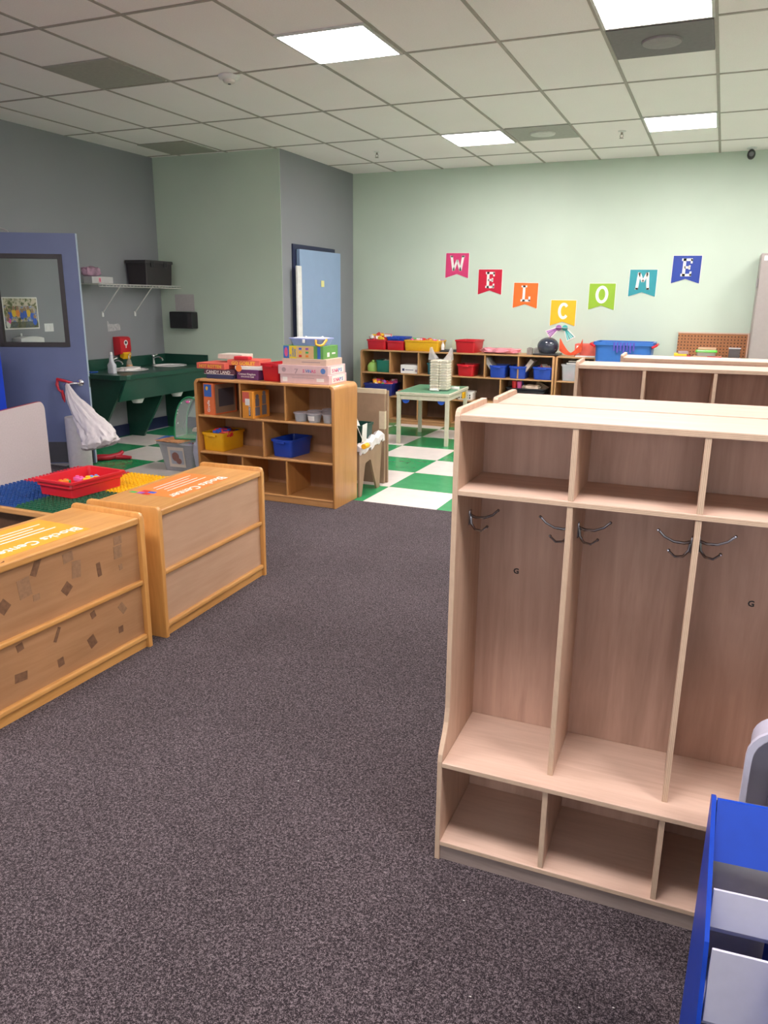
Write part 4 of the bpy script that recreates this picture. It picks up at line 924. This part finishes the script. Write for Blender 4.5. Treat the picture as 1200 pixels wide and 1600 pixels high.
# black paper-towel dispenser and sheet on the green return wall
t = thing('towel_dispenser', 'black paper towel dispenser on the short green wall', 'dispenser', (-5.785, GY, 1.18))
MB().box(-.16,-.12,0,.16,0,.19,bev=.012).build('housing', BLACKP, t); MB().box(.10,-.1215,.01,.155,-.1195,.18).build('front_strip', plain('charcoal_gloss', (.03,.028,.03), .2), t)
tag(MB().box(-.135,-.003,0,.135,-.001,.19).build('notice_sheet', plain('grey_sheet', (.47,.44,.43), .5), None, False, (-5.80, GY, 1.375)), 'blank pale sheet above the black towel dispenser', 'paper')
# wire shelf
t = thing('wire_shelf', 'white wire wall shelf above the sinks', 'shelf', (LX, 6.32, 1.655))
b = MB(); Ls = GY-6.32-.002
for i in range(int(Ls/.026)): b.box(.004, i*.026, 0, .30, i*.026+.0035, .004)
for x in (.01, .15, .296): b.box(x-.003, 0, -.004, x+.003, Ls, .0)
b.box(.296, 0, -.028, .301, Ls, -.022)
for i in range(int(Ls/.052)): b.box(.296, i*.052, -.026, .301, i*.052+.004, 0)
b.build('wire_deck', plain('white_wire', (.62,.60,.58), .4), t)
for y in (.34, .85):
    MB().tube([(.285,y,-.005),(.012,y,-.29)], .006).build('bracket', plain('white_wire', (.62,.60,.58), .4), t, True); MB().box(.001,y-.013,-.335,.012,y+.013,-.28,bev=.003).build('bracket_foot', WHITEP, t)
t = thing('file_box', 'black lidded file box on the wire shelf', 'box', (-5.985, 7.29, 1.6595))
FB = plain('black_box', (.025,.02,.022), .5); MB().loft([rrect(0,0,.255,.43,.012,0), rrect(0,0,.275,.45,.012,.235)]).build('body', FB, t, True); MB().box(-.145,-.235,.228,.145,.235,.262,bev=.008).build('lid', plain('charcoal_lid', (.04,.036,.038), .45), t)
for y in (-.12, .10): MB().box(.138,y-.03,.19,.150,y+.03,.255,bev=.005).build('latch', BLACKP, t)
t = carton('glove_box', 'small white carton on the wire shelf', 'box', (.11, .30, .066), (-5.93, 6.42, 1.6595), 0, paper('grey_white_card', (.50,.49,.49))); rpatch(t, -.06, .008, -.02, .058, .055, paper('pink_label', (.66,.42,.42))); MB().box(.055,-.048,.016,.0558,-.03,.05).build('print_line', PINKT, t)
wrapped('toy_pouch', 'pink and purple packet lying on the white carton', 'packet', (.045, .11, .045), (-5.94, 6.33, 1.726), plain('pink_purple', (.34,.20,.28), .4, var=.5, nscale=16), 4)

# poster, switch and white dispenser seen through the door window
def poster_mat():
    m, nt, b = _new('photo_print'); v = _coords(nt)
    f = _noise(nt, v, 14, 3, .6, .6); g = _noise(nt, v, 22, 2)
    c = _ramp(nt, f, [(.30, (.05,.06,.03)), (.42, (.14,.16,.05)), (.5, (.55,.45,.30)), (.56, (.10,.16,.40)), (.64, (.45,.50,.60)), (.72, (.5,.42,.10))])
    sp = nt.nodes.new('ShaderNodeSeparateXYZ'); tc = nt.nodes.new('ShaderNodeTexCoord'); nt.links.new(tc.outputs['Object'], sp.inputs[0])
    top = _math(nt, 'GREATER_THAN', sp.outputs[2], .215); c = _mix(nt, top, c, _ramp(nt, g, [(.4, (.12,.14,.05)), (.55, (.62,.55,.42))]))
    low = _math(nt, 'LESS_THAN', sp.outputs[2], .07); c = _mix(nt, _math(nt, 'MULTIPLY', low, .8), c, (.06, .075, .03))
    nt.links.new(c, b.inputs['Base Color']); b.inputs['Roughness'].default_value = .3; return m
t = thing('group_photo', 'bordered photo of a seated group, seen through the door window', 'picture', (LX, 5.585, 1.222))
MB().box(.0005,-.205,0,.002,.205,.295).build('border', WHITEC, t)
MB().box(.002,-.193,.012,.0028,.193,.283).build('print', poster_mat(), t)
sk = plain('photo_skin', (.32,.19,.12), .4); 
for k, (y, z, cm) in enumerate(((-.15,.08,5),(-.13,.13,2),(-.085,.15,1),(-.04,.15,4),(.01,.125,2),(.045,.14,2),(.085,.15,1),(.13,.12,2),(.155,.07,2),(-.16,.05,6))):
    f = MB().blob((.0032, y, z), (.0006, .026, .038), sub=2, m=0).blob((.0036, y, z+.045), (.0006, .016, .02), sub=2, m=1); f.build('printed_figure', [TOYCOL[cm], sk], t)
t = thing('light_switch', 'double white light switch seen through the door window', 'light switch', (LX, 5.905, 1.19)); MB().box(.0005,-.057,0,.006,.057,.078,bev=.002).build('plate', WHITEP, t)
for y in (-.024, .024): MB().box(.006,y-.015,.016,.009,y+.015,.062,bev=.001).build('rocker', WHITEP, t)
t = thing('wall_dispenser', 'white rounded wall dispenser low in the door window', 'dispenser', (LX, 5.585, .85)); MB().prism([(-.14,0),(-.14,.29)]+[(-.14+.28*i/8, .29+.018*math.sin(PI*i/8)) for i in range(1,8)]+[(.14,.29),(.14,0)], 'x', .001, .12, 0, 0, .01).build('housing', WHITEP, t, True); MB().tube([(.03,-.05,.30),(.03,-.05,.335)], .008).build('knob', WHITEP, t, True)

# ------------------------------------------------------------------ things round the blue door
t = thing('paper_roll', 'tall white paper roll standing against the blue door', 'paper roll', (-5.335, 5.345, 0))
MB().lathe([(.038,.0),(.103,0),(.104,.004),(.104,.463),(.102,.467),(.038,.467)], n=40).build('roll', plain('white_paper', (.68,.64,.63), .7), t, True)
MB().lathe([(0,.02),(.036,.02),(.0375,.4665),(.032,.4665),(.03,.03),(0,.03)], n=24).build('core', plain('dark_core', (.05,.045,.05), .7), t, True)
# trash bag
t = thing('trash_bag', 'white trash bag with red ties hanging from the blue door handle', 'bag', (0, 0, 0))
path = [((-5.44,5.37,.765),.012,.012),((-5.38,5.33,.71),.03,.022),((-5.30,5.28,.645),.05,.032),((-5.19,5.24,.56),.078,.05),((-5.09,5.215,.485),.10,.062),((-5.01,5.20,.41),.125,.075),((-4.95,5.195,.345),.15,.085),((-4.925,5.19,.295),.165,.09),((-4.935,5.19,.258),.155,.08),((-4.95,5.19,.24),.12,.055),((-4.95,5.19,.234),.04,.02)]
from mathutils import noise as mnoise
b = MB(); n = 72; rings = []; SUBN = 5
for i in range((len(path)-1)*SUBN+1):
    k0 = min(i//SUBN, len(path)-2); f = i/SUBN-k0
    (ca, ra0, rb0), (cb, ra1, rb1) = path[k0], path[k0+1]
    c = Vector(ca).lerp(Vector(cb), f); ra = ra0+(ra1-ra0)*f; rb = rb0+(rb1-rb0)*f; L = i/SUBN
    h = min(1, max(0, (L-2)/4))
    ax2 = Vector((.55, .30, .42)).normalized().lerp(Vector((.88, .44, .22)).normalized(), h).normalized()
    nn = Vector((.46, -.86, .05)).normalized(); ring = []
    for k in range(n):
        a = 2*PI*k/n; q = Vector((math.cos(a)*1.9, math.sin(a)*1.9, L*.33))
        d = .22*mnoise.noise(q*1.6)+.16*abs(mnoise.noise(q*3.1+Vector((4, 2, L*.2))))+.10*mnoise.noise(q*6.3)
        d += .05*math.sin(9*a+L*.7)*(1-.5*h)
        fr = 1+d
        ring.append(c+ax2*math.cos(a)*ra*fr+nn*math.sin(a)*rb*fr+Vector((0, 0, -.018*mnoise.noise(q*2.2) if L > 6 else 0)))
    rings.append(ring)
b.loft(rings); bo = b.build('bag_body', plain('white_bag', (.80,.74,.73), .4, var=.04), t, True)
tx = MB()
tx.tube([(-5.53,5.345,.79),(-5.50,5.325,.80),(-5.44,5.335,.79),(-5.40,5.37,.775),(-5.385,5.40,.765)], [.008,.014,.013,.010,.008], 8)
tx.tube([(-5.50,5.33,.80),(-5.505,5.32,.75),(-5.48,5.31,.71),(-5.45,5.32,.68),(-5.445,5.315,.62)], [.012,.014,.010,.012,.005], 8)
tx.tube([(-5.455,5.325,.70),(-5.42,5.30,.65),(-5.405,5.295,.60)], [.01,.016,.005], 6)
tx.build('drawstring', plain('red_tie', (.50,.015,.03), .4), t, True)
# red toy on the floor
b = MB(); b.tube([(-5.42,5.56,.03),(-5.36,5.62,.035),(-5.30,5.68,.03),(-5.25,5.76,.045),(-5.235,5.80,.075)], [.03,.032,.03,.026,.016], 10); b.tube([(-5.26,5.72,.03),(-5.20,5.78,.022),(-5.14,5.80,.02)], [.024,.022,.016], 10)
tag(b.build('plastic_toy', plastic('toy_crimson', (.45,.01,.025)), None, True), 'red plastic toy lying on a green tile by the blue door', 'toy')
# clear storage box with magazines and pop-up net
t = thing('storage_box', 'clear storage box with a taped picture, left of the maple shelf', 'storage box', (-4.405, 5.745, 0), .06)
MB().loft([rrect(0,0,.31,.34,.03,0), rrect(0,0,.38,.42,.03,.245), rrect(0,0,.41,.45,.03,.25), rrect(0,0,.41,.45,.03,.27), rrect(0,0,.37,.41,.03,.27), rrect(0,0,.30,.33,.03,.006)]).build('body', plain('frosted_plastic', (.52,.52,.53), .25, alpha=.55, var=.04), t, True)
ph = MB().box(-.085,-.001,0,.085,.001,.19).build('picture', CREAMC, t, False, (.0, -.183, .04)); ph.rotation_euler = (.165, 0, 0)
MB().box(-.06,-.002,.03,.07,-.001,.16).build('photo_area', plain('photo_blue', (.40,.42,.46), .4), ph)
MB().blob((-.01,-.0025,.10), (.04,.0012,.045), sub=2).blob((.02,-.003,.06), (.03,.0012,.03), sub=2).build('photo_shape', plain('photo_brown', (.28,.13,.10), .5), ph)
toys('coloured papers packed inside the clear storage box', .22, .24, .16, (-4.405, 5.745, .012), n=34, size=.06, cols=[6, 7, 2, 6, 6], seed=12)
for k, (mm, l, r) in enumerate(((BLUEC, 'blue magazine on the clear storage box', .25), (GOLD, 'orange and yellow magazine on the clear storage box', -.1))):
    t = thing('magazine', l, 'magazine', (-4.52+.07*k, 5.70-.09*k, .2705+.0055*k), r); MB().box(-.14,-.11,0,.14,.11,.005).build('pages', mm if k == 0 else plain('colour_cover', (.62,.28,.12), .4, var=.6, nscale=18), t)
nt_ = thing('pop_up_net', 'dome shaped clear pop-up net with green edging', 'net', (-4.31, 5.76, .2815), .15)
NG = plain('net_green', (.03,.26,.11), .5); NETM = plain('net_mesh', (.45,.52,.47), .6, alpha=.35); 
W_, H_, Dn = .34, .38, .22
arcp = [(W_/2*math.cos(PI*i/20), H_*math.sin(PI*i/20)**.8) for i in range(21)]
for y in (-Dn/2, Dn/2): MB().tube([(p[0], y, p[1]+.008) for p in arcp], .007).build('hoop', NG, nt_, True)
MB().tube([(-W_/2,-Dn/2,.008),(W_/2,-Dn/2,.008),(W_/2,Dn/2,.008),(-W_/2,Dn/2,.008),(-W_/2,-Dn/2,.008)], .007).build('base_hoop', NG, nt_, True)
MB().loft([[(p[0]*.985, y, p[1]*.985+.008) for p in arcp] for y in (-Dn/2, -Dn/6, Dn/6, Dn/2)], 0, False, False, False).build('net_wall', NETM, nt_, True)
MB().prism([(p[0]*.97, p[1]*.97+.008) for p in arcp], 'y', -Dn/2-.0005, -Dn/2+.0005).build('clear_window', plain('net_window', (.6,.65,.63), .1, alpha=.18), nt_)
MB().box(-W_/2,-Dn/2,.0,W_/2,Dn/2,.006).build('net_floor', plain('net_floor_green', (.10,.30,.10), .5), nt_)
b = MB()
for (x, z) in ((-.085,.335),(-.125,.27),(-.128,.24),(-.13,.15),(.0,.35)): b.blob((x, -Dn/2-.002, z), (.006,.002,.008), sub=1)
b.build('print_dot', WHITEC, nt_); MB().blob((-.02,-Dn/2-.002,.345), (.02,.002,.012), sub=2).build('print_flower', TOYCOL[5], nt_)
for k, (x, y, z, w) in enumerate(((-4.05,5.56,.0,.30),)):
    wrapped('plastic_sack', 'pale plastic sack of papers between the clear box and shelf', 'bag', (.12, .13, .19), (-4.02, 5.56, 0), plain('pale_sack', (.50,.50,.56), .35, var=.18, nscale=8), 11)
t = thing('paper_pile', 'white papers and a carton piled on the pale sack', 'paper', (-4.02, 5.56, .40)); MB().box(-.12,-.1,0,.12,.1,.02).box(-.10,-.11,.02,.11,.09,.035).build('sheet_pad', CREAMC, t); MB().prism([(-.07,0),(.07,0),(.09,.10),(-.09,.10)], 'y', -.06, .06).build('paper_cup', WHITEC, t)

# ------------------------------------------------------------------ left foreground
LB = plastic('base_blue', (.015,.06,.22)); LG = plastic('base_green', (.015,.10,.05)); LR = plastic('base_red', (.50,.02,.04)); LY = plastic('base_yellow', (.80,.45,.01))
TX0, TX1, TY0, TY1, TZ = -3.47, -2.66, 2.62, 3.45, .535
t = thing('building_table', 'low wooden building-brick table with four studded plates', 'table', ((TX0+TX1)/2, (TY0+TY1)/2, 0))
w, d = (TX1-TX0)/2, (TY1-TY0)/2
MB().box(-w-.02,-d-.02,TZ-.035,w+.02,d+.02,TZ-.006,bev=.006).build('tabletop', SH, t)
for sx in (-1, 1):
    for sy in (-1, 1): MB().box(sx*(w-.04)-.03, sy*(d-.04)-.03, .006, sx*(w-.04)+.03, sy*(d-.04)+.03, TZ-.035, bev=.004).build('leg', SHV, t)
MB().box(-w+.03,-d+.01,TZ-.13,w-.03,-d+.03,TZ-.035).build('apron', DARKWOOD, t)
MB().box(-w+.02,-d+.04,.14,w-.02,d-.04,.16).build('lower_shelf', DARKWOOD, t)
def plate(x0, y0, x1, y1, m, name):
    b = MB(); b.box(x0+.001, y0+.001, TZ-.006, x1-.001, y1-.001, TZ, bev=.001)
    st = .0245; nx = int((x1-x0)/st); ny = int((y1-y0)/st)
    for i in range(nx):
        for j in range(ny):
            cx = x0+(i+.5)*(x1-x0)/nx; cy = y0+(j+.5)*(y1-y0)/ny; r = .0078; z = TZ; hh = .0085
            lo = [b.bm.verts.new((cx+r*math.cos(k*PI/4), cy+r*math.sin(k*PI/4), z)) for k in range(8)]; hi = [b.bm.verts.new((v.co.x, v.co.y, z+hh)) for v in lo]
            for k in range(8): b.bm.faces.new((lo[k], lo[(k+1) % 8], hi[(k+1) % 8], hi[k]))
            b.bm.faces.new(hi)
    o = b.build('stud_plate', m, t); o['label'] = name; return o
plate(-w, -d, 0, 0, LB, 'blue studded plate'); plate(0, -d, w, 0, LG, 'green studded plate'); plate(-w, 0, 0, d, LR, 'red studded plate'); plate(0, 0, w, d, LY, 'yellow studded plate')
zt2 = TZ+.0087
t = thing('brick_tray', 'red plastic tray of loose bricks on the studded table', 'tray', (-3.005, 3.00, zt2), -.06)
w, d, h = .275, .375, .082
MB().loft([rrect(0,0,w*.86,d*.88,.02,0), rrect(0,0,w*.88,d*.90,.02,.045), rrect(0,0,w*.93,d*.95,.02,.05), rrect(0,0,w*.93,d*.95,.02,.056), rrect(0,0,w*.92,d*.93,.02,h-.012), rrect(0,0,w,d,.02,h-.01), rrect(0,0,w,d,.02,h), rrect(0,0,w*.88,d*.90,.018,h), rrect(0,0,w*.82,d*.84,.015,.006)]).build('body', plastic('tray_red', (.60,.015,.025)), t, True)
for (x, y, z, c, s, l) in ((-.05,-.06,.012,3,.034,'green brick'),(-.03,-.09,.03,4,.026,'small orange brick'),(.0,-.01,.03,5,.032,'pink brick with studs'),(-.02,.02,.012,5,.03,'pink brick lying flat'),(.03,.06,.03,2,.026,'light blue brick'),(.06,.02,.022,1,.042,'large yellow brick'),(-.06,.05,.012,5,.022,'small pink brick')):
    p = Matrix.Rotation(-.06, 4, 'Z') @ Vector((x, y, z))
    q = MB().box(-s,-s*.5,0,s,s*.5,s*.6,bev=.003).lathe([(0,s*.6),(s*.3,s*.6),(s*.3,s*.8),(0,s*.8)], c=(-s*.5,0,0), n=10).lathe([(0,s*.6),(s*.3,s*.6),(s*.3,s*.8),(0,s*.8)], c=(s*.5,0,0), n=10)
    o = q.build('toy_brick', TOYCOL[c] if l[:5] != 'light' else plastic('toy_sky', (.12,.30,.70)), None, False, (-3.005+p.x, 3.0+p.y, zt2+z+.018), y*20); tag(o, l+' in the red tray', 'toy brick', 'loose bricks in the red tray')
# grey folded tabletop standing on its edge
t = thing('folded_tabletop', 'grey table top standing on its edge at the left', 'table top', (-4.585, 4.275, 0.006), math.radians(90+18))
GL = plain('grey_laminate', (.58,.50,.495), .45, var=.05, nscale=80)
def rr(w, z0, z1, r): return [(0, z0), (-0, z1-r)]
prof = [(0, .02)] + [(-.07+.0+.07*math.cos(a), .70+.07*math.sin(a)) for a in [PI/2*i/6 for i in range(7)]] + [(-1.2, .745), (-1.2, .02)]
prof = [(-x, z) for x, z in [(p[0]-.0, p[1]) for p in prof]]
prof = [(0, .0)] + [(.07-.07*math.cos(a), .70+.07*math.sin(a)) for a in [PI/2*i/6 for i in range(7)]] + [(1.2, .77), (1.2, .0)]
prof = [(-p[0], p[1]) for p in prof]
MB().prism(prof, 'y', -.012, .012, 0).build('laminate_face', GL, t)
pr2 = [(p[0]*1.002+.002, p[1]*1.003) for p in prof]; MB().prism(pr2, 'y', -.009, .009, 0).build('red_edge_band', plastic('maroon_band', (.34,.035,.06)), t)
# blue ridged unit
t = thing('blue_unit', 'blue plastic unit with level ridges before the blue door', 'storage unit', (-5.51, 4.50, .006), .35)
BU = plastic('cobalt_plastic', (.012,.06,.62)); MB().box(-.60,0,0,.0,.40,1.10,bev=.01).build('body', BU, t)
for k in range(18): MB().box(-.61,-.03,.02+k*.06,.012,.004,.068+k*.06,bev=.011).build('ridge', BU, t)

# ------------------------------------------------------------------ blue display rack and white tub, right front
t = thing('display_rack', 'blue card rack with white tiered pockets at the right front', 'rack', (.082, 1.395, .006), .082)
RB = plain('rack_blue', (.0, .045, .42), .4, var=.05); RBD = plain('rack_dark_blue', (.02,.05,.22), .5); PW = plain('pocket_white', (.56,.55,.66), .35, var=.03)
pf = [(0,0),(0,.625),(-.012,.628),(-.02,.615),(-.155,.43),(-.19,.285),(-.235,0)]
MB().prism(pf, 'x', 0, .008, 0, 0).build('side_panel', RB, t); MB().prism(pf, 'x', .50, .508, 0, 0).build('side_panel', RB, t)
hp = MB(); hp.prism([(-.008,.625),(-.014,.625),(-.054,.522),(-.048,.522)], 'x', .010, .50); hp.build('header_panel', RB, t)
MB().box(.008,-.008,0,.5,0,.62).build('back_panel', plain('rack_cream', (.52,.47,.42), .6), t)
MB().box(.125,-.215,.0,.131,-.02,.44).build('divider', RB, t); MB().box(.119,-.222,0,.145,-.215,.425).build('front_post', RB, t)
for (y, z, z0) in ((-.092, .494, .40), (-.165, .43, .262), (-.225, .24, .05)):
    for (a, c) in ((.012, .122), (.133, .30), (.31, .49)):
        if y == -.092: 
            if a > .02: continue
            a, c = .012, .49
        p = MB(); p.prism([(y,z),(y-.005,z),(y-.012,z0+.02),(y+.002,z0),(-.012,z0),(-.012,z0+.006),(y+.006,z0+.008)], 'x', a, c, 0, 0, .0012); p.build('pocket', PW, t)
# white tub standing on end behind the rack
t = thing('white_tub', 'white plastic tub standing on end between rack and locker', 'tub', (.285, 1.60, .006), .08)
def rz(w, h, r, y, zc, n=6): return [(p[0], y, p[1]+zc) for p in [(q[0], q[1]) for q in rrect(0,0,w,h,r,0,n)]]
MB().loft([rz(.23,.62,.05,.10,.345), rz(.26,.67,.06,-.02,.345), rz(.285,.69,.065,-.021,.345), rz(.285,.69,.065,-.03,.345), rz(.262,.665,.06,-.03,.345), rz(.235,.63,.05,.085,.345)]).build('body', PW, t, True)
MB().tube([(-.06,.082,.06),(-.062,.08,.35),(-.06,.082,.62)], .008).tube([(.06,.082,.06),(.062,.08,.35),(.06,.082,.62)], .008).build('rib', PW, t, True)
MB().prism([(-.09,.612),(-.06,.585),(-.03,.605),(0,.582),(.03,.605),(.06,.585),(.09,.612),(.09,.66),(-.09,.66)], 'y', .02, .03).build('grip', PW, t)

# carpet crumbs visible as pale specks
b = MB(); rnd = random.Random(5)
for (x, y) in ((-.35,1.35),(-.45,1.62),(-.12,1.42),(-.05,1.45),(-.27,1.28),(-1.1,1.9)):
    b.blob((x, y, .0085), (.0032, .0012, .001), sub=1)
tag(b.build('lint', WHITEC, None), 'pale specks of lint scattered on the dark carpet', 'lint', None, 'stuff')

# ------------------------------------------------------------------ camera and view
cam = bpy.data.cameras.new('camera'); co = bpy.data.objects.new('camera', cam); COL.objects.link(co)
cam.sensor_fit = 'HORIZONTAL'; cam.sensor_width = 36; cam.lens = 36.0; cam.clip_start = .02
R = Matrix(((.91961623, -.11235806, .37640624), (.39271571, .2411023, -.88749313), (.00896459, .96397373, .26584636)))
co.matrix_world = Matrix.Translation((0, 0, 1.52)) @ R.to_4x4()
scene.camera = co
w = bpy.data.worlds.new('world'); scene.world = w; w.use_nodes = True
w.node_tree.nodes['Background'].inputs[0].default_value = (.90, .93, 1.0, 1); w.node_tree.nodes['Background'].inputs[1].default_value = 1.6
vs = scene.view_settings
vs.view_transform = 'Standard'; vs.look = 'None'; vs.gamma = 1; vs.use_curve_mapping = False; vs.exposure = 0.9
